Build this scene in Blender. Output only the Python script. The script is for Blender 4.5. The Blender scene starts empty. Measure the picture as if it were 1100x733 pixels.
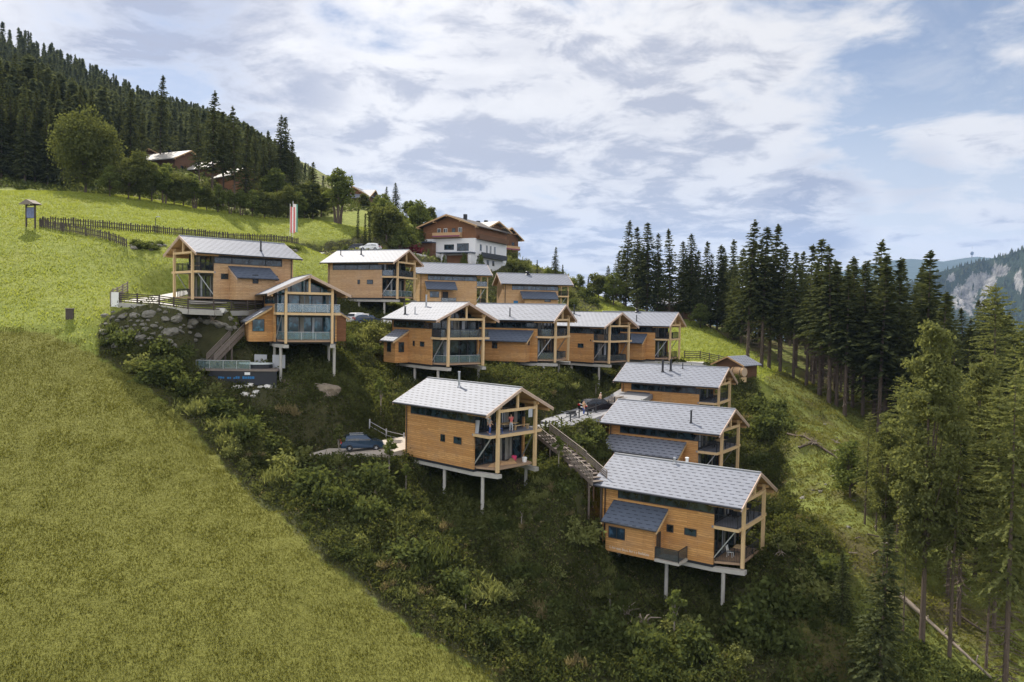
import bpy, bmesh, math, random
import numpy as np
from mathutils import Vector, Matrix

# ------------------------------------------------------------------ basics
sc = bpy.context.scene
C = sc.collection
PI = math.pi
rad = math.radians
random.seed(7)

# camera model solved from the chalets' corners
FOC, PITCH, ROLL = 856.06, rad(-2.177), rad(0.978)
cF = np.array([0, math.cos(PITCH), math.sin(PITCH)])
_u = np.array([0, -math.sin(PITCH), math.cos(PITCH)]); _r = np.array([1.0, 0, 0])
cR = _r*math.cos(ROLL) + _u*math.sin(ROLL)
cU = -_r*math.sin(ROLL) + _u*math.cos(ROLL)

def ray(px, py):
    return cF + cR*(px-550)/FOC - cU*(py-366.5)/FOC
def at(px, py, Y):
    d = ray(px, py); return d*Y/d[1]
def pix(p):
    p = np.asarray(p, float); d = p@cF
    return 550 + FOC*(p@cR)/d, 366.5 - FOC*(p@cU)/d

# ------------------------------------------------------------------ materials
def new_mat(name):
    m = bpy.data.materials.new(name); m.use_nodes = True
    nt = m.node_tree; nt.nodes.clear()
    return m, nt
def nd(nt, t, **kw):
    n = nt.nodes.new(t)
    for k, v in kw.items():
        if k.startswith('i_'):
            n.inputs[k[2:].replace('_', ' ')].default_value = v
        else: setattr(n, k, v)
    return n
def lk(nt, a, b): nt.links.new(a, b)
def mixc(nt, fac, a, b, blend='MIX'):
    n = nt.nodes.new('ShaderNodeMix'); n.data_type = 'RGBA'; n.blend_type = blend
    for sock, v in ((0, fac), (6, a), (7, b)):
        if hasattr(v, 'links'): lk(nt, v, n.inputs[sock])
        elif isinstance(v, (int, float)): n.inputs[sock].default_value = v
        else: n.inputs[sock].default_value = (*v, 1)
    return n.outputs[2]
def mth(nt, op, a, b=None, clamp=False):
    n = nt.nodes.new('ShaderNodeMath'); n.operation = op; n.use_clamp = clamp
    for i, v in enumerate((a, b)):
        if v is None: continue
        if hasattr(v, 'links'): lk(nt, v, n.inputs[i])
        else: n.inputs[i].default_value = v
    return n.outputs[0]
def smooth(nt, v, lo, hi):
    n = nt.nodes.new('ShaderNodeMapRange'); n.interpolation_type = 'SMOOTHSTEP'
    lk(nt, v, n.inputs[0]); n.inputs[1].default_value = lo; n.inputs[2].default_value = hi
    return n.outputs[0]
def noise(nt, vec, scale, detail=4, rough=.55, dist=0.0, out='Fac'):
    n = nd(nt, 'ShaderNodeTexNoise'); n.inputs['Scale'].default_value = scale
    n.inputs['Detail'].default_value = detail; n.inputs['Roughness'].default_value = rough
    n.inputs['Distortion'].default_value = dist
    if vec is not None: lk(nt, vec, n.inputs['Vector'])
    return n.outputs[out]
def scaled(nt, vec, s):
    n = nd(nt, 'ShaderNodeMapping'); n.inputs['Scale'].default_value = s
    lk(nt, vec, n.inputs['Vector']); return n.outputs[0]
def principled(nt, color, rough=.7, metal=0.0, spec=.5, bump=None, bstr=.4, bdist=.02):
    b = nd(nt, 'ShaderNodeBsdfPrincipled'); o = nd(nt, 'ShaderNodeOutputMaterial')
    if hasattr(color, 'links'): lk(nt, color, b.inputs['Base Color'])
    else: b.inputs['Base Color'].default_value = (*color, 1)
    b.inputs['Roughness'].default_value = rough; b.inputs['Metallic'].default_value = metal
    b.inputs['Specular IOR Level'].default_value = spec
    if bump is not None:
        bn = nd(nt, 'ShaderNodeBump'); bn.inputs['Strength'].default_value = bstr
        bn.inputs['Distance'].default_value = bdist
        lk(nt, bump, bn.inputs['Height']); lk(nt, bn.outputs[0], b.inputs['Normal'])
    lk(nt, b.outputs[0], o.inputs['Surface'])
    return b

def mat_simple(name, col, rough=.7, var=.25, scale=3.0, metal=0.0, spec=.4, bstr=.15):
    m, nt = new_mat(name)
    tc = nd(nt, 'ShaderNodeTexCoord').outputs['Object']
    n = noise(nt, tc, scale, 5, .6)
    c = mixc(nt, n, tuple(v*(1-var) for v in col), tuple(min(1, v*(1+var)) for v in col))
    principled(nt, c, rough, metal, spec, n, bstr)
    return m

def mat_boards(name, c1, c2, bh=.16, bl=2.6, rough=.75, weather=(.30, .2, .13)):
    """horizontal boards; object coordinates, z = up"""
    m, nt = new_mat(name)
    tc = nd(nt, 'ShaderNodeTexCoord').outputs['Object']
    sp = nd(nt, 'ShaderNodeSeparateXYZ'); lk(nt, tc, sp.inputs[0])
    cb = nd(nt, 'ShaderNodeCombineXYZ')
    lk(nt, mth(nt, 'ADD', sp.outputs[0], sp.outputs[1]), cb.inputs[0]); lk(nt, sp.outputs[2], cb.inputs[1])
    br = nd(nt, 'ShaderNodeTexBrick'); lk(nt, cb.outputs[0], br.inputs['Vector'])
    br.inputs['Color1'].default_value = (*c1, 1); br.inputs['Color2'].default_value = (*c2, 1)
    br.inputs['Mortar'].default_value = (c1[0]*.35, c1[1]*.3, c1[2]*.3, 1)
    br.inputs['Scale'].default_value = 1; br.inputs['Brick Width'].default_value = bl
    br.inputs['Row Height'].default_value = bh; br.inputs['Mortar Size'].default_value = .014
    br.offset = .37
    g = noise(nt, scaled(nt, cb.outputs[0], (1.2, 14, 1)), 1.6, 5, .65)
    c = mixc(nt, smooth(nt, g, .38, .72), br.outputs['Color'], (c1[0]*.5, c1[1]*.42, c1[2]*.34))
    oi = nd(nt, 'ShaderNodeObjectInfo')
    w = noise(nt, scaled(nt, cb.outputs[0], (.5, .9, 1)), .8, 3, .6)
    wv = mth(nt, 'MULTIPLY', smooth(nt, w, .42, .8), .5)
    c = mixc(nt, wv, c, weather)
    c = mixc(nt, mth(nt, 'MULTIPLY', oi.outputs['Random'], .2), c, weather)
    principled(nt, c, rough, 0, .3, br.outputs['Fac'], -.35, .01)
    return m

def mat_roof(name, base, dash, warm=(.0, .0, .0)):
    m, nt = new_mat(name)
    uv = nd(nt, 'ShaderNodeUVMap'); uv.uv_map = 'UVMap'
    sp = nd(nt, 'ShaderNodeSeparateXYZ'); lk(nt, uv.outputs[0], sp.inputs[0])
    v = mth(nt, 'DIVIDE', sp.outputs[1], .44)
    row = mth(nt, 'FLOOR', v); fv = mth(nt, 'SUBTRACT', v, row)
    off = mth(nt, 'MULTIPLY', mth(nt, 'MODULO', row, 2.0), .5)
    u = mth(nt, 'ADD', mth(nt, 'DIVIDE', sp.outputs[0], .78), off)
    col = mth(nt, 'FLOOR', u); fu = mth(nt, 'SUBTRACT', u, col)
    d = mth(nt, 'MULTIPLY', mth(nt, 'LESS_THAN', fu, .5), mth(nt, 'LESS_THAN', fv, .24))
    seam = mth(nt, 'LESS_THAN', fv, .08)
    wn = nd(nt, 'ShaderNodeTexWhiteNoise'); wn.noise_dimensions = '2D'
    cb = nd(nt, 'ShaderNodeCombineXYZ'); lk(nt, col, cb.inputs[0]); lk(nt, row, cb.inputs[1]); lk(nt, cb.outputs[0], wn.inputs['Vector'])
    t = mixc(nt, wn.outputs['Value'], tuple(x*.93 for x in base), tuple(min(1, x*1.05) for x in base))
    n = noise(nt, uv.outputs[0], .5, 5, .6)
    t = mixc(nt, mth(nt, 'MULTIPLY', smooth(nt, n, .4, .8), .3), t, tuple(x*.7 for x in base))
    t = mixc(nt, mth(nt, 'MULTIPLY', seam, .45), t, dash)
    t = mixc(nt, mth(nt, 'MULTIPLY', d, .9), t, dash)
    b = principled(nt, t, .6, 0, .18, mth(nt, 'SUBTRACT', fv, mth(nt, 'MULTIPLY', d, .5)), .35, .03)
    return m

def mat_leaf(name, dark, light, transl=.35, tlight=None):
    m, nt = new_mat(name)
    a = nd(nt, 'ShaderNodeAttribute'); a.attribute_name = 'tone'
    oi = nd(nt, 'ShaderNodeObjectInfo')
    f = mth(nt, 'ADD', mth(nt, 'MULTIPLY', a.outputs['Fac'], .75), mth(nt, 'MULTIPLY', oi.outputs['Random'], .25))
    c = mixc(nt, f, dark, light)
    ds = nd(nt, 'ShaderNodeBsdfDiffuse'); tr = nd(nt, 'ShaderNodeBsdfTranslucent')
    lk(nt, c, ds.inputs[0])
    c2 = mixc(nt, .75, c, tlight or (light[0]*1.25, light[1]*1.2, light[2]*.7))
    lk(nt, c2, tr.inputs[0])
    mx = nd(nt, 'ShaderNodeMixShader'); mx.inputs[0].default_value = transl
    lk(nt, ds.outputs[0], mx.inputs[1]); lk(nt, tr.outputs[0], mx.inputs[2])
    o = nd(nt, 'ShaderNodeOutputMaterial'); lk(nt, mx.outputs[0], o.inputs['Surface'])
    return m

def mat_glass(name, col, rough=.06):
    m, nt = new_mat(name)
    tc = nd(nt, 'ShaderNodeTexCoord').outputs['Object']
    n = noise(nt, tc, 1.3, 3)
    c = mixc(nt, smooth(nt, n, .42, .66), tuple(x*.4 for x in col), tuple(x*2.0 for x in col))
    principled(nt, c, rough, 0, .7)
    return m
def mat_pane(name, tint, alpha):
    m, nt = new_mat(name)
    t = nd(nt, 'ShaderNodeBsdfTransparent'); g = nd(nt, 'ShaderNodeBsdfGlossy'); g.inputs['Roughness'].default_value = .06
    d = nd(nt, 'ShaderNodeBsdfDiffuse'); d.inputs[0].default_value = (*tint, 1)
    t.inputs[0].default_value = (.8, .88, .88, 1); g.inputs[0].default_value = (.8, .85, .9, 1)
    m1 = nd(nt, 'ShaderNodeMixShader'); m1.inputs[0].default_value = alpha
    lk(nt, t.outputs[0], m1.inputs[1]); lk(nt, d.outputs[0], m1.inputs[2])
    m2 = nd(nt, 'ShaderNodeMixShader'); m2.inputs[0].default_value = .1
    lk(nt, m1.outputs[0], m2.inputs[1]); lk(nt, g.outputs[0], m2.inputs[2])
    o = nd(nt, 'ShaderNodeOutputMaterial'); lk(nt, m2.outputs[0], o.inputs['Surface'])
    return m

M = {}
M['clad'] = mat_boards('larch_boards', (.76, .43, .16), (.53, .26, .08), bh=.19)
M['clad_pale'] = mat_boards('pale_boards', (.70, .47, .26), (.56, .34, .165), bh=.19, weather=(.42, .3, .22))
M['timber'] = mat_simple('pale_timber', (.62, .44, .24), .7, .15, 5)
M['barge'] = mat_simple('bargeboard_timber', (.52, .39, .31), .7, .15, 4)
M['soffit'] = mat_simple('soffit_timber', (.46, .28, .13), .7, .2, 4)
M['brown'] = mat_boards('dark_brown_boards', (.20, .11, .06), (.15, .075, .04), weather=(.14, .08, .05))
M['red_brown'] = mat_boards('red_brown_boards', (.33, .165, .08), (.25, .115, .055), weather=(.18, .09, .05))
M['dark'] = mat_simple('dark_panel', (.022, .024, .03), .5, .2)
M['roof'] = mat_roof('roof_metal_tiles', (.205, .22, .26), (.024, .027, .04))
M['roof_dark'] = mat_roof('annex_roof_tiles', (.10, .12, .16), (.04, .05, .07))
M['roof_farm'] = mat_roof('farm_roof_sheet', (.42, .40, .37), (.3, .28, .26))
M['roof_brown'] = mat_roof('brown_roof_sheet', (.1, .085, .075), (.06, .05, .045))
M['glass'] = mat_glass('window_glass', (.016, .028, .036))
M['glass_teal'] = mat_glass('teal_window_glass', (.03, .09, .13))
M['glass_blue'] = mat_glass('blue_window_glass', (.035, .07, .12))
M['frame'] = mat_simple('window_frame', (.03, .03, .034), .5, .1)
M['white_frame'] = mat_simple('white_frame', (.75, .75, .73), .5, .05)
M['concrete'] = mat_simple('concrete', (.40, .385, .35), .85, .2, 2)
M['plaster'] = mat_simple('white_plaster', (.76, .76, .77), .85, .06, 1)
M['steel'] = mat_simple('galvanised_steel', (.42, .43, .45), .4, .1, 3, .6)
M['dark_steel'] = mat_simple('dark_steel', (.035, .037, .042), .5, .1, 3, .3)
M['pane'] = mat_pane('railing_glass', (.25, .33, .35), .22)
M['mesh_pane'] = mat_pane('railing_mesh', (.07, .075, .085), .5)
M['deck'] = mat_simple('deck_boards', (.34, .23, .15), .75, .25, 6)
M['deck_grey'] = mat_simple('grey_deck', (.22, .235, .28), .6, .2, 5)
M['fence'] = mat_simple('weathered_fence', (.075, .06, .05), .85, .35, 4)
M['fence_grey'] = mat_simple('grey_weathered_boards', (.21, .175, .15), .85, .35, 5)
M['stair'] = mat_simple('stair_boards', (.15, .12, .10), .8, .3, 5)
M['stone'] = mat_simple('boulder_stone', (.17, .16, .135), .95, .55, 2.4, bstr=.9)
M['stone_white'] = mat_simple('white_rock', (.62, .60, .56), .9, .25, 2.5, bstr=.5)
M['stone_tan'] = mat_simple('tan_rock', (.20, .165, .12), .95, .6, 2.5, bstr=1)
M['bark'] = mat_simple('bark', (.105, .078, .06), .95, .4, 5, bstr=.5)
M['bark_pale'] = mat_simple('pale_bark', (.26, .225, .19), .95, .35, 5, bstr=.5)
M['log'] = mat_simple('bare_log', (.27, .22, .175), .9, .3, 5)
M['white'] = mat_simple('white_paint', (.78, .78, .77), .5, .05)
M['gravel'] = mat_simple('gravel', (.40, .355, .30), .95, .25, 6, bstr=.6)
M['asphalt'] = mat_simple('asphalt', (.235, .235, .245), .9, .2, 2)
M['pale_road'] = mat_simple('pale_gravel_road', (.50, .485, .45), .95, .15, 3)
M['red'] = mat_simple('red_cloth', (.62, .13, .13), .8, .1)
M['flag_white'] = mat_simple('white_cloth', (.75, .73, .72), .8, .1)
M['flag_green'] = mat_simple('green_cloth', (.12, .34, .26), .8, .1)
M['blue_cloth'] = mat_simple('blue_cloth', (.05, .10, .32), .8, .1)
M['grey_cloth'] = mat_simple('grey_cloth', (.40, .42, .46), .8, .1)
M['skin'] = mat_simple('skin', (.55, .33, .24), .6, .05)
M['hair'] = mat_simple('hair', (.06, .04, .03), .7, .1)
M['tyre'] = mat_simple('tyre', (.015, .015, .016), .8, .1)
M['rim'] = mat_simple('alloy_rim', (.45, .46, .48), .35, .05, 3, .7)
M['car_blue'] = mat_simple('dark_blue_paint', (.012, .035, .075), .22, .05, 1, .2, .6, 0)
M['car_white'] = mat_simple('white_car_paint', (.72, .73, .75), .25, .03, 1, 0, .6, 0)
M['car_dark'] = mat_simple('black_car_paint', (.014, .016, .022), .25, .05, 1, .1, .6, 0)
M['car_glass'] = mat_glass('car_glass', (.012, .016, .02), .05)
M['lamp_red'] = mat_simple('tail_light', (.45, .02, .02), .3, .1)
M['lamp_clear'] = mat_simple('head_light', (.7, .72, .74), .2, .05)
M['pink'] = mat_simple('pink_cloth', (.7, .07, .18), .8, .1)
M['tub'] = mat_simple('hot_tub_cover', (.62, .68, .70), .5, .05)
M['blue_paint'] = mat_simple('blue_paint', (.02, .15, .36), .6, .05)
M['stucco_grey'] = mat_simple('grey_screen', (.36, .37, .39), .7, .08)
M['curtain'] = mat_simple('curtain_cloth', (.22, .21, .19), .9, .15)
M['faded_white'] = mat_simple('faded_white_paint', (.58, .52, .45), .7, .2)
M['poster'] = mat_simple('poster_print', (.14, .17, .30), .6, .9, 2.2)
M['flowers'] = mat_simple('flower_box_bloom', (.24, .07, .13), .9, .8, 9)
M['lattice'] = mat_simple('balcony_timber', (.50, .32, .17), .75, .3, 6)
M['pale_pink'] = mat_simple('faded_canvas', (.50, .38, .27), .85, .2)
LEAF = {
 'spruce': mat_leaf('spruce_needles', (.018, .026, .014), (.105, .118, .05), .28),
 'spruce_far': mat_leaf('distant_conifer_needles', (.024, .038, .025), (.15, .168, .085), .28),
 'larch': mat_leaf('larch_needles', (.062, .075, .028), (.215, .23, .09), .42),
 'broad': mat_leaf('broad_leaves', (.03, .042, .015), (.16, .175, .06), .35),
 'broad_pale': mat_leaf('pale_broad_leaves', (.055, .075, .022), (.17, .20, .065), .4),
 'bush': mat_leaf('bush_leaves', (.019, .029, .011), (.135, .16, .055), .38),
 'bush_pale': mat_leaf('pale_bush_leaves', (.075, .09, .03), (.25, .265, .10), .42),
 'cover': mat_leaf('ground_cover_leaves', (.020, .028, .010), (.145, .16, .055), .38),
 'moss': mat_leaf('mossy_cover_leaves', (.045, .052, .016), (.215, .215, .06), .38),
 'grass': mat_leaf('grass_blades', (.085, .088, .021), (.185, .185, .046), .4),
 'grass_up': mat_leaf('meadow_grass_blades', (.20, .235, .05), (.31, .345, .08), .5),
 'dry': mat_leaf('dry_stems', (.10, .085, .04), (.30, .25, .13), .35),
 'purple': mat_leaf('dark_red_leaves', (.05, .012, .018), (.16, .04, .05), .3),
}

# ------------------------------------------------------------------ mesh helpers
class MB:
    def __init__(s): s.v = []; s.f = []; s.uv = None
    def quad(s, *p):
        n = len(s.v); s.v += [tuple(q) for q in p]; s.f.append(tuple(range(n, n+len(p)))); return s
    def box(s, x0, x1, y0, y1, z0, z1):
        n = len(s.v)
        s.v += [(x, y, z) for z in (z0, z1) for x, y in ((x0, y0), (x1, y0), (x1, y1), (x0, y1))]
        s.f += [(n, n+3, n+2, n+1), (n+4, n+5, n+6, n+7)] + [(n+i, n+(i+1) % 4, n+4+(i+1) % 4, n+4+i) for i in range(4)]
        return s
    def bar(s, p0, p1, w, h=None, up=(0, 0, 1)):
        h = h or w
        p0 = Vector(p0); p1 = Vector(p1); d = (p1-p0).normalized(); u = Vector(up)
        if abs(d.dot(u)) > .99: u = Vector((1, 0, 0))
        r = d.cross(u).normalized(); u = r.cross(d)
        n = len(s.v)
        for p in (p0, p1):
            s.v += [tuple(p + r*a*w/2 + u*b*h/2) for a, b in ((-1, -1), (1, -1), (1, 1), (-1, 1))]
        s.f += [(n+3, n+2, n+1, n), (n+4, n+5, n+6, n+7)] + [(n+i, n+(i+1) % 4, n+4+(i+1) % 4, n+4+i) for i in range(4)]
        return s
    def tube(s, p0, p1, r0, r1=None, k=8, cap=True):
        r1 = r0 if r1 is None else r1
        p0 = Vector(p0); p1 = Vector(p1); d = (p1-p0).normalized()
        u = Vector((0, 0, 1)) if abs(d.z) < .9 else Vector((1, 0, 0))
        a = d.cross(u).normalized(); b = d.cross(a)
        n = len(s.v)
        for p, r in ((p0, r0), (p1, r1)):
            s.v += [tuple(p + (a*math.cos(t) + b*math.sin(t))*r) for t in [2*PI*i/k for i in range(k)]]
        s.f += [(n+i, n+k+i, n+k+(i+1) % k, n+(i+1) % k) for i in range(k)]
        if cap: s.f += [tuple(range(n, n+k)), tuple(range(n+2*k-1, n+k-1, -1))]
        return s
    def chain(s, pts, rs, k=6):
        n = len(s.v)
        for i, (p, r) in enumerate(zip(pts, rs)):
            p = Vector(p); d = (Vector(pts[min(i+1, len(pts)-1)]) - Vector(pts[max(i-1, 0)])).normalized()
            u = Vector((0, 0, 1)) if abs(d.z) < .9 else Vector((1, 0, 0))
            a = d.cross(u).normalized(); b = d.cross(a)
            s.v += [tuple(p + (a*math.cos(t) + b*math.sin(t))*r) for t in [2*PI*j/k for j in range(k)]]
        for i in range(len(pts)-1):
            s.f += [(n+i*k+j, n+(i+1)*k+j, n+(i+1)*k+(j+1) % k, n+i*k+(j+1) % k) for j in range(k)]
        return s
    def prism(s, poly, z0, z1):
        n = len(s.v); k = len(poly)
        s.v += [(x, y, z0) for x, y in poly] + [(x, y, z1) for x, y in poly]
        s.f += [tuple(range(n+k-1, n-1, -1)), tuple(range(n+k, n+2*k))] + [(n+i, n+(i+1) % k, n+k+(i+1) % k, n+k+i) for i in range(k)]
        return s
    def prism_x(s, poly, x0, x1):      # polygon in (y, z), extruded along x
        n = len(s.v); k = len(poly)
        s.v += [(x0, y, z) for y, z in poly] + [(x1, y, z) for y, z in poly]
        s.f += [tuple(range(n, n+k)), tuple(range(n+2*k-1, n+k-1, -1))] + [(n+i, n+k+i, n+k+(i+1) % k, n+(i+1) % k) for i in range(k)]
        return s
    def build(s, name, mat, parent=None, smooth=False, uvf=None, bevel=0):
        me = bpy.data.meshes.new(name); me.from_pydata(s.v, [], s.f); me.update()
        bm = bmesh.new(); bm.from_mesh(me); bmesh.ops.recalc_face_normals(bm, faces=bm.faces)
        if bevel: bmesh.ops.bevel(bm, geom=bm.edges[:], offset=bevel, segments=1, affect='EDGES')
        bm.to_mesh(me); bm.free()
        me.materials.append(M[mat] if isinstance(mat, str) else mat)
        if uvf:
            uv = me.uv_layers.new(name='UVMap')
            for l in me.loops: uv.data[l.index].uv = uvf(me.vertices[l.vertex_index].co)
        if smooth: me.polygons.foreach_set('use_smooth', [True]*len(me.polygons))
        return link(name, me, parent)

def link(name, me, parent=None):
    o = bpy.data.objects.new(name, me); C.objects.link(o)
    if parent is not None: o.parent = parent
    return o
def tag(o, label=None, cat=None, group=None, kind=None):
    for k, v in (('label', label), ('category', cat), ('group', group), ('kind', kind)):
        if v: o[k] = v
    return o
def thing(name, label, cat, loc=(0, 0, 0), rz=0.0, group=None, scale=1.0):
    o = bpy.data.objects.new(name, None); C.objects.link(o); o.empty_display_size = .3
    o.location = tuple(float(v) for v in loc); o.rotation_euler = (0, 0, rz)
    if scale != 1.0: o.scale = (scale,)*3
    return tag(o, label, cat, group)
def copy_tree(o, parent=None):
    c = o.copy(); C.objects.link(c)
    if parent is not None: c.parent = parent
    for ch in o.children: copy_tree(ch, c)
    return c

def np_quads(name, V, mat, tone=None, tris=False):
    """V: (n,4,3) or (n,3,3) separate faces"""
    n, k = V.shape[:2]
    me = bpy.data.meshes.new(name)
    me.vertices.add(n*k); me.vertices.foreach_set('co', np.ascontiguousarray(V, dtype=np.float32).ravel())
    me.loops.add(n*k); me.loops.foreach_set('vertex_index', np.arange(n*k, dtype=np.int32))
    me.polygons.add(n); me.polygons.foreach_set('loop_start', np.arange(0, n*k, k, dtype=np.int32))
    me.polygons.foreach_set('loop_total', np.full(n, k, dtype=np.int32))
    me.update(calc_edges=True)
    if tone is not None:
        a = me.attributes.new('tone', 'FLOAT', 'FACE'); a.data.foreach_set('value', tone.astype(np.float32))
    me.materials.append(mat)
    return me

def rhombi(cen, d, length, width, rng):
    n = len(cen)
    d = d/np.maximum(np.linalg.norm(d, axis=1, keepdims=True), 1e-6)
    e = np.cross(d, rng.normal(size=(n, 3))); e /= np.maximum(np.linalg.norm(e, axis=1, keepdims=True), 1e-6)
    a = d*(length/2)[:, None]; b = e*(width/2)[:, None]
    return np.stack([cen-a, cen+b-a*.1, cen+a, cen-b-a*.1], 1)

# ------------------------------------------------------------------ chalet layout (x, y, floor z, heading, roof length)
CH = {'A': (21.95, 69.19, -21.38, -35.4, 14.36), 'B': (24.39, 86.19, -17.85, -34.5, 14.19), 'C': (28.34, 103.76, -14.54, -29.9, 14.21),
      'D': (1.00, 75.68, -14.90, -43.1, 13.60), 'E': (-23.17, 91.28, -3.88, -66.2, 13.50), 'F': (-41.41, 99.08, 1.01, -134.2, 14.39),
      'G': (-5.37, 97.94, -6.64, -51.7, 13.31), 'H': (7.37, 109.93, -6.61, -23.3, 13.50), 'I': (16.96, 123.00, -7.57, -42.0, 13.50),
      'J': (27.58, 132.48, -7.42, -28.2, 13.50), 'K': (-16.63, 127.47, 1.85, -23.1, 13.74), 'L': (-5.11, 153.79, 1.17, 15.9, 14.36),
      'M': (10.89, 160.96, -0.15, 11.7, 14.43)}
def cw(n, a, b, w=0.0):
    x, y, z, h, L = CH[n]; h = rad(h)
    return np.array([x + a*math.cos(h) - b*math.sin(h), y + a*math.sin(h) + b*math.cos(h), z + w])

# ------------------------------------------------------------------ terrain
ctl = []
def cp(*pts):
    for px, py, Y in pts: ctl.append(at(px, py, Y))
def cz(*pts):
    for x, y, z in pts: ctl.append(np.array([x, y, z], float))
# lower meadow
cp((0, 733, 50), (150, 733, 51), (300, 733, 53), (0, 640, 56), (0, 560, 63), (0, 450, 75), (150, 560, 65), (250, 650, 58), (130, 450, 77), (60, 400, 83), (400, 720, 56))
# meadow edge
cp((-60, 357, 88), (0, 357, 88), (40, 358, 88), (100, 380, 86), (200, 450, 80), (300, 560, 69), (400, 640, 62.5), (530, 733, 56.5), (620, 733, 58), (740, 733, 58.5), (850, 733, 59.5))
# upper meadow
cp((0, 300, 101), (-60, 300, 101), (33, 244, 118), (0, 250, 116), (0, 205, 150), (90, 210, 150), (130, 218, 152), (45, 243, 119), (100, 246, 123), (150, 250, 128), (250, 259, 140), (320, 263, 150), (137, 267, 114), (200, 275, 121), (280, 272, 132),
   (250, 235, 168), (330, 235, 185), (365, 241, 190), (150, 214, 165), (230, 226, 180), (300, 237, 190), (150, 301, 109), (172, 306, 110), (60, 300, 101), (100, 335, 93), (75, 345, 90.5))
# terrace of F and the boulder wall below it
cp((128, 326, 93), (171, 328.5, 92), (202, 333, 93), (230, 334.5, 94.8), (262, 336, 98), (285, 335, 101), (205, 319, 99), (180, 318, 103))
for a, b in ((-3, 0), (-8, 0), (-13, 0), (-8, 5), (-3, 5)): ctl.append(cw('F', a, b, -.55))
ctl.append(cw('F', -15, -3, .2))
cp((113, 372, 87.6), (150, 373, 87.6), (200, 374, 89), (235, 374, 92), (262, 368, 95.5), (226, 392, 90.8))
# E
cp((304, 405, 92), (351, 405, 93), (300, 420, 89), (345, 425, 89), (225, 414, 89), (270, 414, 90), (268, 427, 88), (235, 440, 84), (583, 472, 83.3), (603, 488, 80), (622, 506, 76.8), (644, 524, 73.8))
ctl.append(cw('E', -8, 0, -1.8)); ctl.append(cw('E', -14, 0, -.3)); ctl.append(cw('E', -14, 5, .2))
# gravel pad, D
cp((345, 488, 84), (400, 490, 83), (433, 476, 85), (390, 470, 86.5), (390, 440, 91), (450, 440, 92))
cp((513, 545, 76.2), (553, 537, 78.5), (476, 518, 80.5), (345, 530, 74), (420, 580, 68.5), (520, 600, 69))
ctl.append(cw('D', -13, 0, -.7)); ctl.append(cw('D', -14, 6, 0))
# ramp road
cp((595, 457, 86), (640, 441, 95), (668, 430, 102), (610, 470, 84), (640, 470, 90))
ctl.append(cw('B', -15, 0, .2)); ctl.append(cw('C', -15, 0, .4)); ctl.append(cw('A', -15, 0, .6)); ctl.append(cw('A', -9, -1, -1.2))
ctl.append(cw('B', -3, 0, -3.2)); ctl.append(cw('C', -3, 0, -2.8)); ctl.append(cw('C', 4, 2, -3.4)); ctl.append(cw('B', 4, 3, -3.8))
# G H I J terrace
cp((445, 414, 101), (510, 417, 99), (585, 413, 111), (640, 413, 125), (700, 400, 130), (733, 392, 132), (760, 391, 134))
for k in 'GHIJ': ctl.append(cw(k, -13.5, 0, -.2)); ctl.append(cw(k, -8, 0, -1.2))
cp((384, 349, 116), (425, 353, 114), (412, 339, 128), (360, 350, 112), (375, 390, 100), (420, 425, 95))
ctl.append(cw('K', -13, 0, -.3)); ctl.append(cw('K', -8, 0, -1.0)); ctl.append(cw('K', -10, 8, .6))
for k in 'LM': ctl.append(cw(k, -12, 0, -.3)); ctl.append(cw(k, -3, -1, -.9)); ctl.append(cw(k, -8, 8, 1.0))
# upper road, lodge
cp((330, 271, 160), (400, 269, 168), (440, 272, 172), (482, 290, 180), (520, 291, 184), (545, 296, 190), (420, 240, 200), (440, 235, 215))
cp((565, 287, 195), (600, 305, 188), (625, 314, 188), (660, 333, 178), (735, 346, 168), (780, 366, 156), (842, 403, 138), (700, 358, 155), (770, 383, 140), (640, 335, 172))
# right slope and forest
cp((785, 402, 122), (820, 398, 132), (870, 450, 114), (905, 466, 112), (840, 470, 103), (850, 432, 117), (900, 525, 86), (880, 562, 76), (830, 602, 68.5), (763, 645, 69.6), (650, 610, 74), (690, 640, 71), (640, 660, 67), (700, 690, 63))
cp((1000, 700, 62), (1090, 733, 60), (930, 690, 63), (990, 640, 69), (1000, 560, 83), (1090, 600, 77), (950, 482, 108), (1010, 455, 125), (1100, 500, 118), (900, 420, 140), (1000, 410, 165))
# farther uphill: left farm houses, forest hill
cp((200, 183, 230), (262, 198, 225), (395, 224, 240), (155, 180, 235))
cp((0, 190, 175), (-150, 190, 200), (0, 50, 450), (100, 97, 425), (200, 138, 390), (300, 186, 345), (380, 222, 300), (0, 130, 300), (100, 150, 300), (200, 168, 300), (-200, -30, 450), (-200, 60, 350), (-200, 150, 230))
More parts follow.
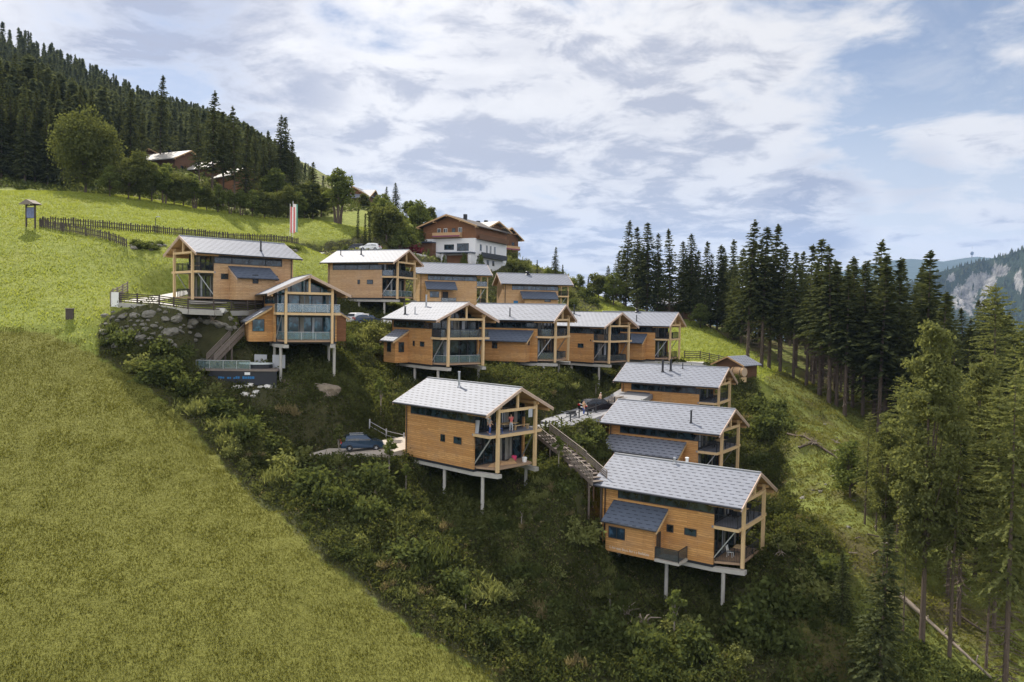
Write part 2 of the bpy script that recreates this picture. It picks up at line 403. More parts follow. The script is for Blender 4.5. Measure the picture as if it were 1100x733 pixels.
# off-frame anchors
cz((0, 30, -43), (-40, 25, -39), (50, 35, -44), (-70, 40, -27), (90, 60, -42), (110, 100, -35), (120, 150, -32), (140, 220, -45), (80, 230, -24), (30, 240, -12), (0, 330, 0), (60, 330, -40), (-90, 60, -10), (-110, 90, 4), (-130, 140, 24), (-150, 200, 45), (140, 330, -70))
P = np.array(ctl)
def tps(r2): return .5*r2*np.log(r2 + 1e-9)
_S = 100.0
XY = P[:, :2]/_S
def _solve():
    n = len(P); d2 = ((XY[:, None]-XY[None])**2).sum(-1)
    K = tps(d2) + np.eye(n)*4e-4
    Q = np.c_[np.ones(n), XY]; A = np.zeros((n+3, n+3)); A[:n, :n] = K; A[:n, n:] = Q; A[n:, :n] = Q.T
    return np.linalg.solve(A, np.r_[P[:, 2], 0, 0, 0])
_w = _solve()
def rbf(x, y):
    q = np.stack([x, y], -1)/_S; out = np.empty(len(q))
    for i in range(0, len(q), 20000):
        c = q[i:i+20000]; d2 = ((c[:, None]-XY[None])**2).sum(-1)
        out[i:i+20000] = tps(d2)@_w[:-3] + _w[-3] + c@_w[-2:]
    return out
X0, X1, Y0, Y1 = -340.0, 150.0, 26.0, 460.0
gx = np.concatenate([np.arange(X0, -100, 5.0), np.arange(-100, 75, 1.0), np.arange(75, X1+.1, 3.0)])
gy = np.concatenate([np.arange(Y0, 150, 1.0), np.arange(150, 210, 1.5), np.arange(210, Y1+.1, 5.0)])
ext = np.cumsum(np.geomspace(12, 1500, 26))
fx = np.concatenate([X0-ext[::-1], gx, X1+ext]); fy = np.concatenate([Y0-ext[::-1], gy, Y1+ext])
GX, GY = np.meshgrid(fx, fy)
cx_ = np.clip(GX, X0, X1); cy_ = np.clip(GY, Y0, Y1)
Z = rbf(cx_.ravel(), cy_.ravel()).reshape(GX.shape)
dist = np.hypot(GX-cx_, GY-cy_)
fade = np.clip(dist/700, 0, 1); fade = fade*fade*(3-2*fade)
Z = Z*(1-fade) + fade*(-230 + 18*np.sin(GX*.0031)+14*np.sin(GY*.0027))

def gsample(x, y):
    x = np.asarray(x, float); y = np.asarray(y, float)
    i = np.clip(np.searchsorted(fx, x)-1, 0, len(fx)-2); j = np.clip(np.searchsorted(fy, y)-1, 0, len(fy)-2)
    u = np.clip((x-fx[i])/(fx[i+1]-fx[i]), 0, 1); v = np.clip((y-fy[j])/(fy[j+1]-fy[j]), 0, 1)
    return (Z[j, i]*(1-u)+Z[j, i+1]*u)*(1-v) + (Z[j+1, i]*(1-u)+Z[j+1, i+1]*u)*v
def hit(px, py, y0=40.0, y1=480.0):
    d = ray(px, py); ys = np.arange(y0, y1, .4); p = d[None]*(ys/d[1])[:, None]
    below = p[:, 2] <= gsample(p[:, 0], p[:, 1])
    k = int(np.argmax(below)) if below.any() else len(ys)-1
    q = p[k].copy(); q[2] = gsample(q[0], q[1]); return q
def seg_dist(pts):
    """distance of every grid vertex to a polyline and interpolated z"""
    best = np.full(GX.shape, 1e9); zz = np.zeros(GX.shape)
    for a, b in zip(pts[:-1], pts[1:]):
        d = b[:2]-a[:2]; L2 = d@d
        t = np.clip(((GX-a[0])*d[0]+(GY-a[1])*d[1])/L2, 0, 1)
        r = np.hypot(GX-a[0]-t*d[0], GY-a[1]-t*d[1])
        m = r < best; best[m] = r[m]; zz[m] = (a[2]+t*(b[2]-a[2]))[m]
    return best, zz
def smooth_poly(pts, n=4):
    pts = [np.asarray(p, float) for p in pts]
    out = []
    for i in range(len(pts)-1):
        p0 = pts[max(i-1, 0)]; p1 = pts[i]; p2 = pts[i+1]; p3 = pts[min(i+2, len(pts)-1)]
        for k in range(n):
            t = k/n
            out.append(.5*((2*p1)+(-p0+p2)*t+(2*p0-5*p1+4*p2-p3)*t*t+(-p0+3*p1-3*p2+p3)*t**3))
    return out+[pts[-1]]
ROADS = {
 'ramp_road': (smooth_poly([at(470, 470, 91), at(545, 462, 90), at(592, 456, 87.5), at(640, 440.5, 95.5), at(672, 428, 103), at(705, 408, 116), at(748, 390, 132)]), 2.5, 'asphalt'),
 'gravel_pad': (smooth_poly([at(340, 486.5, 83), at(368, 487, 82.2), at(400, 484.5, 82.6), at(436, 475, 86), at(470, 470, 91)]), 2.7, 'gravel'),
 'terrace_path': (smooth_poly([at(205, 313, 113), at(178, 319, 108), at(150, 324, 98), at(172, 326.5, 94), at(203, 331, 94.6), at(228, 332.5, 96.2)]), 1.8, 'pale_road'),
 'parking_road': (smooth_poly([at(352, 349, 118), at(384, 348, 117), at(425, 353, 116), at(470, 360, 117), at(520, 362, 122)]), 2.6, 'asphalt'),
 'upper_road': (smooth_poly([at(318, 276, 158), at(345, 272, 163), at(385, 269.5, 168), at(420, 270.5, 172), at(450, 275, 177)]), 3.0, 'pale_road'),
}
for nm, (pts, hw, mt) in ROADS.items():
    d, zz = seg_dist(pts)
    t = np.clip((d-hw-.3)/2.2, 0, 1); t = t*t*(3-2*t)
    Z[:] = np.where(d < hw+2.6, zz*(1-t)+Z*t, Z)
for k, (x, y, z, h, L) in CH.items():
    h_ = rad(h); a = (GX-x)*math.cos(h_)+(GY-y)*math.sin(h_); b = -(GX-x)*math.sin(h_)+(GY-y)*math.cos(h_)
    bmax = 7.2 if k in 'E' else 6.0
    m = (a > -L-.4) & (a < .6) & (np.abs(b) < bmax)
    Z[m] = np.minimum(Z[m], z-.5)

_dk = at(257, 396, 91.2)
m = (np.abs(GX-_dk[0]) < 6.0) & (GY > _dk[1]-2.6) & (GY < _dk[1]+3.2)
Z[m] = np.minimum(Z[m], _dk[2]-np.where(GY[m] > _dk[1]+1.6, .35, 1.25))
# ---- zones, as polygons on the ground
def inpoly(poly, x, y):
    r = np.zeros(np.shape(x), bool); j = len(poly)-1
    for i in range(len(poly)):
        xi, yi = poly[i]; xj, yj = poly[j]
        c = ((yi > y) != (yj > y)) & (x < (xj-xi)*(y-yi)/((yj-yi) if yj != yi else 1e-9)+xi)
        r ^= c; j = i
    return r
H = lambda px, py: hit(px, py)[:2]
edge_px = [(-80, 357), (-30, 356), (0, 357), (40, 358), (72, 367), (103, 380), (150, 410), (200, 452), (250, 508), (300, 560), (350, 604), (400, 644), (450, 684), (500, 716), (532, 735)]
EDGE = [H(*p) for p in edge_px]
mown_poly = EDGE + [np.array([4, 30.]), np.array([-10, 10.]), np.array([-170, 20.]), np.array([-170, 85.])]
shrub_poly = EDGE[5:] + [np.array([4, 30.]), np.array([30, 30.]), H(850, 733), H(850, 640), np.array([30, 70.]), np.array([29, 80.]), np.array([33, 95.]), np.array([37, 108.]), np.array([37, 120.]), np.array([30, 133.]), np.array([22, 140.]),
   np.array([10, 142.]), np.array([8, 134.]), np.array([-8, 134.]), np.array([-30, 135.]), np.array([-34, 118.]), np.array([-31, 107.]), np.array([-33, 101.]), *[p[:2]+np.array([0, .2]) for p in (at(262, 337, 97), at(229.5, 336, 93.6), at(202, 335, 91.7), at(171, 330, 91), at(140, 328, 91.4), at(126, 328, 92))], H(108, 345)]
garden_poly = [np.array(v, float) for v in ((-48, 162), (-30, 152), (-12, 150), (0, 160), (14, 166), (20, 176), (12, 205), (4, 215), (-20, 215), (-30, 185), (-36, 172))]
forest_poly = [H(850, 733), H(850, 640), np.array([30, 70.]), np.array([29, 80.]), np.array([33, 95.]), np.array([37, 108.]), np.array([39, 122.]), np.array([46, 136.]), np.array([50, 146.]), np.array([43, 158.]), np.array([38, 170.]), np.array([30, 182.]), np.array([20, 192.]), np.array([14, 205.]), np.array([10, 235.]),
   np.array([150, 300.]), np.array([300, 100.]), np.array([100, 20.]), np.array([40, 30.])]
hill_poly = [np.array(v, float) for v in ((-400, 140), (-110, 152), (-92, 158), (-78, 170), (-60, 186), (-45, 205), (-30, 235), (-18, 260), (0, 300), (10, 480), (-400, 600))]
def blur(a, n):
    for _ in range(n):
        p = np.pad(a, 1, mode='edge'); a = (p[:-2, 1:-1]+p[2:, 1:-1]+p[1:-1, :-2]+p[1:-1, 2:]+4*a)/8
    return a
ZN = {k: blur(inpoly(p, GX, GY).astype(float), n) for k, p, n in (('mown', mown_poly, 1), ('shrub', shrub_poly, 2), ('garden', garden_poly, 2), ('forest', forest_poly, 4), ('hillwood', hill_poly, 3))}
ZN['shrub'] = np.maximum(ZN['shrub'], ZN.pop('garden')); ZN['shrub'] = np.maximum(ZN['shrub'], ((GX > -42) & (GX < -26) & (GY > 85) & (GY < 91.5+np.clip((GX+38)*.6, 0, 5)) | ((GX > -38.5) & (GX < -30) & (GY > 88) & (GY < 95.2))).astype(float))
ZN['forest'] = np.maximum(ZN['forest'], ZN['hillwood']*.999)
ZN['forest'] = np.maximum(ZN['forest'], np.clip(dist/60, 0, 1))
# the cut bank along the mown meadow's upper edge
dE, _ = seg_dist([np.array([*p, 0]) for p in EDGE[1:9]])
Z -= np.where((ZN['mown'] > .5), .45*np.exp(-dE/.9), 0)
rngT = np.random.default_rng(3)
core = (dist < .1)
rough = blur(rngT.normal(size=Z.shape), 2)
Z += np.where(core, rough*(.12 + .9*np.maximum(ZN['shrub'], ZN['forest']))*.55, 0)
for nm, (pts, hw, mt) in ROADS.items():
    d, zz = seg_dist(pts); Z[:] = np.where(d < hw+.9, np.minimum(Z, zz-.06), Z)

def zone(name, x, y):
    i = np.clip(np.searchsorted(fx, x)-1, 0, len(fx)-2); j = np.clip(np.searchsorted(fy, y)-1, 0, len(fy)-2)
    return ZN[name][j, i]

def mat_ground():
    m, nt = new_mat('hillside_ground')
    pos = nd(nt, 'ShaderNodeNewGeometry').outputs['Position']
    at_ = lambda n: (lambda a: a.outputs['Fac'])(nd(nt, 'ShaderNodeAttribute', attribute_name=n))
    n1 = noise(nt, pos, .11, 5, .6); n2 = noise(nt, pos, .9, 6, .65); n3 = noise(nt, pos, 4.5, 5, .7)
    st = noise(nt, scaled(nt, pos, (.5, .5, 4.0)), .8, 5, .7)
    up = mixc(nt, smooth(nt, n2, .35, .7), (.18, .215, .04), (.27, .30, .07))
    up = mixc(nt, mth(nt, 'MULTIPLY', smooth(nt, n1, .45, .7), .6), up, (.24, .24, .055))
    up = mixc(nt, mth(nt, 'MULTIPLY', smooth(nt, st, .52, .72), .55), up, (.10, .12, .022))
    lo = mixc(nt, smooth(nt, n2, .3, .75), (.16, .16, .034), (.20, .20, .045))
    lo = mixc(nt, mth(nt, 'MULTIPLY', smooth(nt, n3, .45, .72), .6), lo, (.085, .085, .02))
    sh = mixc(nt, n2, (.03, .034, .013), (.095, .09, .04))
    sh = mixc(nt, mth(nt, 'MULTIPLY', smooth(nt, n1, .5, .7), .5), sh, (.09, .11, .035))
    fo = mixc(nt, n2, (.085, .07, .035), (.14, .13, .04))
    fo = mixc(nt, smooth(nt, n1, .38, .56), fo, (.165, .19, .045))
    fo = mixc(nt, mth(nt, 'MULTIPLY', smooth(nt, n3, .55, .7), .6), fo, (.16, .13, .10))
    wob = mth(nt, 'MULTIPLY', mth(nt, 'SUBTRACT', n2, .5), .7)
    def z(nm): return smooth(nt, mth(nt, 'ADD', at_(nm), wob), .38, .62)
    c = mixc(nt, z('mown'), up, lo); c = mixc(nt, z('forest'), c, fo); c = mixc(nt, z('shrub'), c, sh)
    hgt = mth(nt, 'ADD', mth(nt, 'MULTIPLY', n3, .6), n2)
    principled(nt, c, .95, 0, .15, hgt, 1.0, .35)
    return m
def build_ground():
    ny, nx = GX.shape
    me = bpy.data.meshes.new('ground')
    V = np.stack([GX, GY, Z], -1).reshape(-1, 3).astype(np.float32)
    i = np.arange(nx-1)[None] + np.arange(ny-1)[:, None]*nx
    F = np.stack([i, i+1, i+1+nx, i+nx], -1).reshape(-1, 4).astype(np.int32); n = len(F)
    me.vertices.add(len(V)); me.vertices.foreach_set('co', V.ravel())
    me.loops.add(n*4); me.loops.foreach_set('vertex_index', F.ravel())
    me.polygons.add(n); me.polygons.foreach_set('loop_start', np.arange(0, n*4, 4, dtype=np.int32)); me.polygons.foreach_set('loop_total', np.full(n, 4, dtype=np.int32))
    me.polygons.foreach_set('use_smooth', np.ones(n, bool))
    me.update(calc_edges=True)
    for k, a in ZN.items():
        at_ = me.attributes.new(k, 'FLOAT', 'POINT'); at_.data.foreach_set('value', a.ravel().astype(np.float32))
    me.materials.append(mat_ground())
    return tag(link('ground', me), kind='structure')
build_ground()

def build_road(nm, pts, hw, mt):
    b = MB(); L = []
    for i, p in enumerate(pts):
        d = pts[min(i+1, len(pts)-1)][:2]-pts[max(i-1, 0)][:2]; d = d/np.linalg.norm(d); n = np.array([-d[1], d[0]])
        w = hw*(.95+.1*random.random())
        row = []
        for s, dz in ((-1, -.5), (-.98, .06), (0, .1), (.98, .06), (1, -.5)):
            q = p[:2]+n*w*s; row.append((q[0], q[1], p[2]+dz))
        L.append(row)
    for r0, r1 in zip(L[:-1], L[1:]):
        for i in range(4): b.quad(r0[i], r0[i+1], r1[i+1], r1[i])
    return tag(b.build(nm, mt), kind='structure')
for nm, (pts, hw, mt) in ROADS.items(): build_road(nm, pts, hw, mt)
b = MB()
cc = at(748, 390, 133)
b.prism([(cc[0]+6.5*math.cos(t)*(1+.1*math.sin(3*t)), cc[1]+6.0*math.sin(t)) for t in np.linspace(0, 2*PI, 18)[:-1]], cc[2]-.5, cc[2]+.06)
tag(b.build('gravel_court', 'pale_road'), kind='structure')

# ------------------------------------------------------------------ chalets
HE, RISE, HW = 5.38, 2.25, 4.7
SL = RISE/HW
def roof_z(b): return HE+RISE-SL*abs(b)
def railing(path, parent, top, pane, h=1.0, mat='steel', name='railing', z=0):
    """path of (x, y) points at deck height z; one railing: posts, rail and pane"""
    rb = MB()
    for (x0, y0), (x1, y1) in zip(path[:-1], path[1:]):
        rb.bar((x0, y0, z+h), (x1, y1, z+h), .06, .06)
        L = math.hypot(x1-x0, y1-y0); n = max(1, round(L/1.5))
        for i in range(n+1):
            t = i/n; x = x0+(x1-x0)*t; y = y0+(y1-y0)*t
            rb.bar((x, y, z), (x, y, z+h-.03), .05, .05)
        if pane == 'bars':
            k = int(L/.14)
            for i in range(1, k):
                t = i/k; x = x0+(x1-x0)*t; y = y0+(y1-y0)*t
                rb.bar((x, y, z+.08), (x, y, z+h-.03), .018, .018)
            rb.bar((x0, y0, z+.08), (x1, y1, z+.08), .03, .03)
    r = rb.build(name, mat, parent)
    if pane in ('pane', 'mesh_pane'):
        pb = MB()
        for (x0, y0), (x1, y1) in zip(path[:-1], path[1:]): pb.bar((x0, y0, z+h/2+.02), (x1, y1, z+h/2+.02), .016, h-.14)
        pb.build('infill_pane', pane, r)
    return r
def window(parent, side, a0, a1, w0, w1, glass='glass', split=1, frame='frame', name='window', axis='b', at_=3.6):
    """frame with a pane; on a wall b = side*at_ (axis 'b') or a = at_ (axis 'a')"""
    f = MB(); g = MB(); t = .07; o = side*at_ if axis == 'b' else at_
    o2 = o + (side*.05 if axis == 'b' else .05); oi = o + (side*.02 if axis == 'b' else .02)
    def bx(m, u0, u1, z0, z1, p, q):
        lo, hi = min(p, q), max(p, q)
        m.box(u0, u1, lo, hi, z0, z1) if axis == 'b' else m.box(lo, hi, u0, u1, z0, z1)
    back = o - (side*.06 if axis == 'b' else .06)
    bx(f, a0, a1, w0, w0+t, back, o2); bx(f, a0, a1, w1-t, w1, back, o2)
    bx(f, a0, a0+t, w0+t, w1-t, back, o2); bx(f, a1-t, a1, w0+t, w1-t, back, o2)
    for i in range(1, split):
        c = a0+(a1-a0)*i/split; bx(f, c-t/2, c+t/2, w0+t, w1-t, back, o2)
    bx(g, a0+t*.5, a1-t*.5, w0+t*.5, w1-t*.5, back-.01*side if axis == 'b' else back-.01, oi)
    fo = f.build(name, frame, parent); g.build('pane', glass, fo); return fo

def gz(n, a, b):
    p = cw(n, a, b); return float(gsample(p[0], p[1]))-CH[n][2]

def make_chalet(n, label, clad='clad', glass='glass', annexes=(), wins=(), rail_up='bars', rail_low='bars', vents=(), cols=((-2.0, 1), (-7.2, 1)), near=-1, open_low=False, roofmat='roof'):
    x, y, z, hd, L = CH[n]
    t = thing('chalet', label, 'chalet', (x, y, z), rad(hd), 'timber chalets stepped up the hillside')
    B = -L+.75                                    # back wall
    # shell of the house: side walls with a gap for the clerestory strip, back wall, floor slab
    wl = MB()
    for s in (-1, 1):
        o, i_ = s*3.6, s*3.4; lo, hi = min(o, i_), max(o, i_)
        wl.box(B, -2.75, lo, hi, -.18, 4.22)
        wl.box(B, -12.05, lo, hi, 4.22, 5.45)
    wl.prism_x([(-3.39, -.18), (3.39, -.18), (3.39, 5.6), (0, 7.1), (-3.39, 5.6)], B, B+.2)
    w = wl.build('wall', clad, t)
    fl = MB().box(B+.01, -2.8, -3.38, 3.38, -.4, -.02).box(B, -2.77, -3.59, 3.59, -.42, -.185)
    fl.build('floor_slab', 'dark', t)
    for s in (-1, 1):
        lo, hi = sorted((s*3.55, s*3.4)); MB().box(-12.03, -2.78, lo, hi, 5.02, 5.56).build('eaves_panel', 'dark', t)  # band coloured dark to give the shadow under the eaves
    # clerestory strips
    for s in (-1, 1):
        f = MB(); g = MB()
        lo, hi = sorted((s*3.61, s*3.42))
        f.box(-12.05, -2.75, lo, hi, 4.22, 4.29); f.box(-12.05, -2.75, lo, hi, 4.95, 5.02)
        for c in (-12.01, -9.7, -7.4, -5.1, -2.79): f.box(c-.035, c+.035, lo, hi, 4.29, 4.95)
        lo, hi = sorted((s*3.56, s*3.45)); g.box(-12, -2.8, lo, hi, 4.26, 4.98)
        fo = f.build('clerestory_window', 'frame', t); g.build('pane', glass, fo)
    # glazed front, two storeys and the gable triangle
    fr = MB(); gl = MB(); FX = -3.0
    gl.box(FX-.08, FX-.02, -3.37, 3.37, .02, 5.3)
    for yy in (-3.33, -2.0, -.7, .7, 2.0, 3.33): fr.box(FX-.06, FX+.05, yy-.05, yy+.05, .02, 5.3)
    for zz, hh in ((.06, .06), (2.78, .1), (3.35, .06), (5.3, .08)): fr.box(FX-.055, FX+.045, -3.36, 3.36, zz-hh, zz+hh)
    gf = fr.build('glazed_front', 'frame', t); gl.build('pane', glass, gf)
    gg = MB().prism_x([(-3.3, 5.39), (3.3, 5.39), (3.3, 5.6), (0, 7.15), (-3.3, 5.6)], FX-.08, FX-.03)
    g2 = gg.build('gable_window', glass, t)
    for q, z1 in ((0, 7.1), (-1.7, 6.3), (1.7, 6.3)): MB().box(FX-.02, FX+.04, q-.06, q+.06, 5.39, z1).build('mullion', 'frame', g2)
    rc = random.Random(ord(n))
    for z0, z1 in ((.1, 2.66), (3.42, 5.2)):
        for q in range(3):
            c0 = rc.uniform(-3.1, 2.4); MB().box(FX-.015, FX+.02, c0, c0+rc.uniform(.3, .7), z0, z1).build('curtain', rc.choice(('grey_cloth', 'curtain', 'curtain')), gf)
    # roof: two tiled slopes, soffit, bargeboards
    rb = MB()
    for s in (-1, 1):
        e = (s*HW, HE); r = (0, HE+RISE); th = .09
        poly = [(0, r[1]), (e[0], e[1]), (e[0], e[1]-th), (0, r[1]-th)]
        rb.prism_x(poly, -L, 0)
    ro = rb.build('roof', roofmat, t, uvf=lambda c: (c.x, (HE+RISE-c.z)*2.31 if abs(c.y) > .01 else 0))
    so = MB()
    for s in (-1, 1):
        so.prism_x([(s*.02, HE+RISE-.1), (s*(HW-.06), HE-.07), (s*(HW-.06), HE-.2), (s*.02, HE+RISE-.24)], -L+.06, -.07)
    so.build('soffit', 'soffit', ro)
    for s in (-1, 1):
        ba = MB()
        for x0, x1, th in ((-.065, .045, .34), (.045, .085, .17)):
            ba.prism_x([(s*.015, HE+RISE-.02), (s*(HW+.02), HE-.02), (s*(HW+.02), HE-th), (s*.015, HE+RISE-th-.02)], x0, x1)
        ba.build('bargeboard', 'barge', ro)
        MB().prism_x([(s*.015, HE+RISE-.02), (s*(HW+.02), HE-.02), (s*(HW+.02), HE-.3), (s*.015, HE+RISE-.34)], -L-.04, -L+.055).build('bargeboard', 'barge', ro)
    MB().box(-L, 0, -.13, .13, HE+RISE-.03, HE+RISE+.05).build('ridge_cap', 'steel', ro)
    for s in (-1, 1): MB().tube((-L, s*(HW+.06), HE-.1), (0, s*(HW+.06), HE-.1), .075, k=6).build('gutter', 'dark_steel', ro)
    MB().tube((B+.3, near*3.72, -.2), (B+.3, near*3.72, 5.2), .05, k=6).bar((B+.3, near*3.72, 5.2), (B+.3, near*4.7, 5.3), .07).build('downpipe', 'dark_steel', t)
    # front frame: posts, tie beam, king post, purlins
    for s in (-1, 1):
        MB().box(-.64, -.36, s*2.62-.14, s*2.62+.14, -.3, 6.12).build('post', 'timber', t)
    MB().box(-.62, -.38, -2.47, 2.47, 5.34, 5.6).build('tie_beam', 'timber', t)
    MB().box(-.6, -.4, -.11, .11, 5.6, 7.15).build('king_post', 'timber', t)
    for yy in (-4.2, -2.62, 0, 2.62, 4.2):
        zt = roof_z(yy)-.245; MB().box(-3.0, -.12, yy-.1, yy+.1, zt-.33, zt-.05).build('purlin', 'soffit', t)
    # decks
    d1 = MB().prism([(-2.95, -3.62), (-.65, -3.62), (-.65, 3.62), (-2.95, 3.62)], 3.02, 3.22)
    d1.build('upper_deck', 'deck_grey', t)
    MB().box(-.645, -.56, -3.66, -2.77, 2.98, 3.25).box(-.645, -.56, 2.77, 3.66, 2.98, 3.25).box(-.645, -.42, -2.47, 2.47, 2.96, 3.24).box(-2.75, -.65, -3.68, -3.625, 2.98, 3.25).box(-2.75, -.65, 3.625, 3.68, 2.98, 3.25).build('deck_edge_beam', 'timber', t)
    MB().prism([(-2.95, -3.3), (-.7, -2.45), (-.7, 2.45), (-2.95, 3.3)], -.14, .06).build('lower_deck', 'deck', t)
    if rail_up: railing([(-2.72, -3.55), (-.74, -3.55), (-.74, 3.55), (-2.72, 3.55)], t, 1, rail_up, 1.0, 'dark_steel' if rail_up != 'pane' else 'steel', z=3.22)
    if rail_low: railing([(-2.7, -3.2), (-.8, -2.42), (-.8, 2.42), (-2.7, 3.2)], t, 1, rail_low, .95, 'dark_steel' if rail_low != 'pane' else 'steel', z=.06)
    for s in (-1, 1): MB().bar((-2.9, s*3.4, .2), (-1.0, s*3.0, 2.95), .09).build('brace', 'steel', t)
    # foundation beams and columns
    for s in (-1, 1):
        o = s*3.3; q = s*2.62
        MB().prism([(-11.5, o-.3*s), (-11.5, o+.22*s), (-2.9, o+.22*s), (-.2, q+.3*s), (-.2, q-.3*s), (-3.1, o-.3*s)], -.80, -.43).build('foundation_beam', 'concrete', t)
        for a, k in cols:
            if k == 0: continue
            bb = s*(3.2 if a < -2.9 else 3.05)
            g = gz(n, a, bb)
            if g < -1.0: MB().tube((a, bb, g-.6), (a, bb, -.78), .17, k=12).build('column', 'concrete', t, smooth=False)
    g = min(gz(n, -L+1.2, -3), gz(n, -L+1.2, 3), -1.2)
    MB().box(-L+1.1, -L+2.2, -3.0, 3.0, g-.8, -.425).build('base', 'concrete', t)
    for (s, a0, a1, w0, w1) in wins: window(t, s, a0, a1, w0, w1, glass)
    # annexes: lean-to with its own roof
    for an in annexes:
        s, a0, a1, r0, r1, out = an[:6]; opt = an[6] if len(an) > 6 else {}
        ax = MB(); yo = s*out; zo = 4.0 - (out-3.6)*.62
        wall0 = opt.get('w0', a0); zlow = opt.get('z0', -.24)
        ax.prism_x([(s*3.605, zlow), (yo, zlow), (yo, zo-.2), (s*3.605, 3.8)], wall0, a1)
        aw = ax.build('annex', opt.get('clad', clad), t)
        yr = s*(out+.42); zr = 4.0 - (out+.42-3.6)*.62
        MB().prism_x([(s*3.61, 4.0), (yr, zr), (yr, zr-.12), (s*3.61, 3.86)], r0, r1).build('annex_roof', opt.get('roof', 'roof_dark'), aw, uvf=lambda c: (c.x, (4.0-c.z)*1.9))
        for q0, q1 in ((r1-.07, r1+.02), (r0-.02, r0+.07)): MB().prism_x([(s*3.63, 3.85), (yr, zr-.13), (yr, zr-.36), (s*3.63, 3.6)], q0, q1).build('annex_bargeboard', 'timber' if clad == 'clad' else 'barge', aw)
        MB().tube((r0, yr+s*.06, zr-.12), (r1, yr+s*.06, zr-.12), .06, k=6).build('annex_gutter', 'dark_steel', aw)
        for q in opt.get('win', ()): window(aw, s, *q, glass=opt.get('glass', glass), split=opt.get('split', 1), at_=out)
        for q in opt.get('endwin', ()): window(aw, 1, *q, glass=glass, axis='a', at_=a1)
        if 'porch' in opt:
            for a in opt['porch']: MB().box(a-.08, a+.08, s*(out+.1)-.08, s*(out+.1)+.08, -.25, zr-.15).build('porch_post', 'soffit', aw)
        if 'balcony' in opt:
            c0, c1 = opt['balcony']; lo, hi = sorted((s*3.62, s*(out+.05)))
            MB().box(c0, c1, lo, hi, -.3, -.06).build('balcony_slab', 'concrete', aw)
            railing([(c0+.05, s*(out)), (c1-.05, s*out), (c1-.05, s*3.68)], aw, 1, 'mesh_pane', 1.05, 'dark_steel', 'balcony_railing', z=-.06)
        if 'door' in opt:
            c0, c1 = opt['door']; lo, hi = sorted((s*3.6, s*3.66)); MB().box(c0, c1, lo, hi, 0, 2.1).build('door', opt.get('doormat', 'dark'), t)
    for v in vents:
        a, b_, h = v[:3]; kind = v[3] if len(v) > 3 else 'steel'; r = v[4] if len(v) > 4 else .11
        z0 = roof_z(b_)-.05
        ch = MB().tube((a, b_, z0), (a, b_, z0+h), r, k=10).tube((a, b_, z0+h+.02), (a, b_, z0+h+.1), r*1.5, r*1.2, k=10).tube((a, b_, z0), (a, b_, z0+.18), r*1.9, r*1.1, k=10)
        ch.build('chimney_pipe', kind, ro, smooth=False)
    return t

small2 = lambda s: [(s, -7.1, -6.45, 1.95, 2.62), (s, -5.42, -4.3, 1.97, 2.6)]
TH = {}
TH['A'] = make_chalet('A', 'lowest chalet of the right column, grey roof, boarded annex with small railed balcony', annexes=[(-1, -12.2, -7.35, -12.45, -7.0, 5.5, dict(win=[(-11.9, -10.25, 1.0, 2.05)], split=2, glass='glass_blue', balcony=(-7.33, -5.05), endwin=[(-5.15, -4.35, .1, 2.1)]))], wins=small2(-1), vents=[(-7.97, -.3, .5, 'steel', .11), (-7.0, .35, .55, 'white', .13)])
TH['B'] = make_chalet('B', 'middle chalet of the right column, single dark roof pipe and long grey porch roof', annexes=[(-1, -11.0, -4.4, -13.3, -4.05, 5.5, dict(roof='roof', porch=(-12.9,)))], wins=(), vents=[(-3.76, -3.2, 1.3, 'dark_steel', .1)])
TH['C'] = make_chalet('C', 'top chalet of the right column, two dark pipes on its roof, beside the small shed', annexes=[(-1, -12.4, -9.6, -12.6, -9.4, 5.3)], wins=(), rail_up='bars', vents=[(-8.34, -1.82, 1.5, 'dark_steel', .14), (-7.33, -1.49, 1.5, 'dark_steel', .14), (-5.91, -.82, .7, 'dark_steel', .06)])
TH['D'] = make_chalet('D', 'chalet standing alone in front on tall columns, people on its upper deck, blue car behind', wins=[(-1, -7.4, -6.75, 1.95, 2.65), (-1, -5.5, -4.4, 1.97, 2.64)], rail_up='', rail_low='', vents=[(-7.65, -.99, 1.5, 'steel', .11)])
TH['E'] = make_chalet('E', 'gable-on chalet above the hot tub deck, blue-tinted glass front, boarded annex at its left', glass='glass_teal', annexes=[(-1, -9.5, -4.6, -9.7, -4.3, 6.25, dict(roof='roof', endwin=[(-5.85, -4.5, .95, 2.4)])), (1, -9.5, -5.5, -9.7, -5.3, 5.3, dict(clad='red_brown', roof='roof'))], rail_up='pane', rail_low='pane', cols=((-1.3, 1), (-5.5, 1)))
TH['F'] = make_chalet('F', 'uppermost left chalet on the fenced terrace, its open gable facing left', near=1, clad='clad_pale', annexes=[(1, -10.0, -4.75, -10.3, -4.6, 5.5, dict(win=[(-7.64, -6.88, 1.85, 2.95)]))], wins=[(1, -4.6, -3.65, 2.3, 3.0), (1, -11.4, -10.75, 2.4, 3.05)], rail_up='bars', vents=[(-9.31, 3.02, 1.3, 'dark_steel', .11)], cols=())
TH['G'] = make_chalet('G', 'white-roofed chalet with glazed gable and three roof pipes, leftmost of middle row', annexes=[(-1, -11.2, -8.3, -11.5, -8.1, 5.5, dict(roof='roof', win=[(-10.3, -9.3, 1.1, 2.4)], endwin=[(-5.0, -4.2, 1.1, 2.4)]))], wins=[(-1, -7.1, -6.65, 1.95, 2.62), (-1, -5.35, -4.38, 1.97, 2.6)], rail_up='mesh_pane', rail_low='pane', vents=[(-9.29, -3.5, 1.0, 'dark_steel', .12), (-7.01, -3.4, .9, 'steel', .07), (-7.58, -1.39, 1.5, 'steel', .11)])
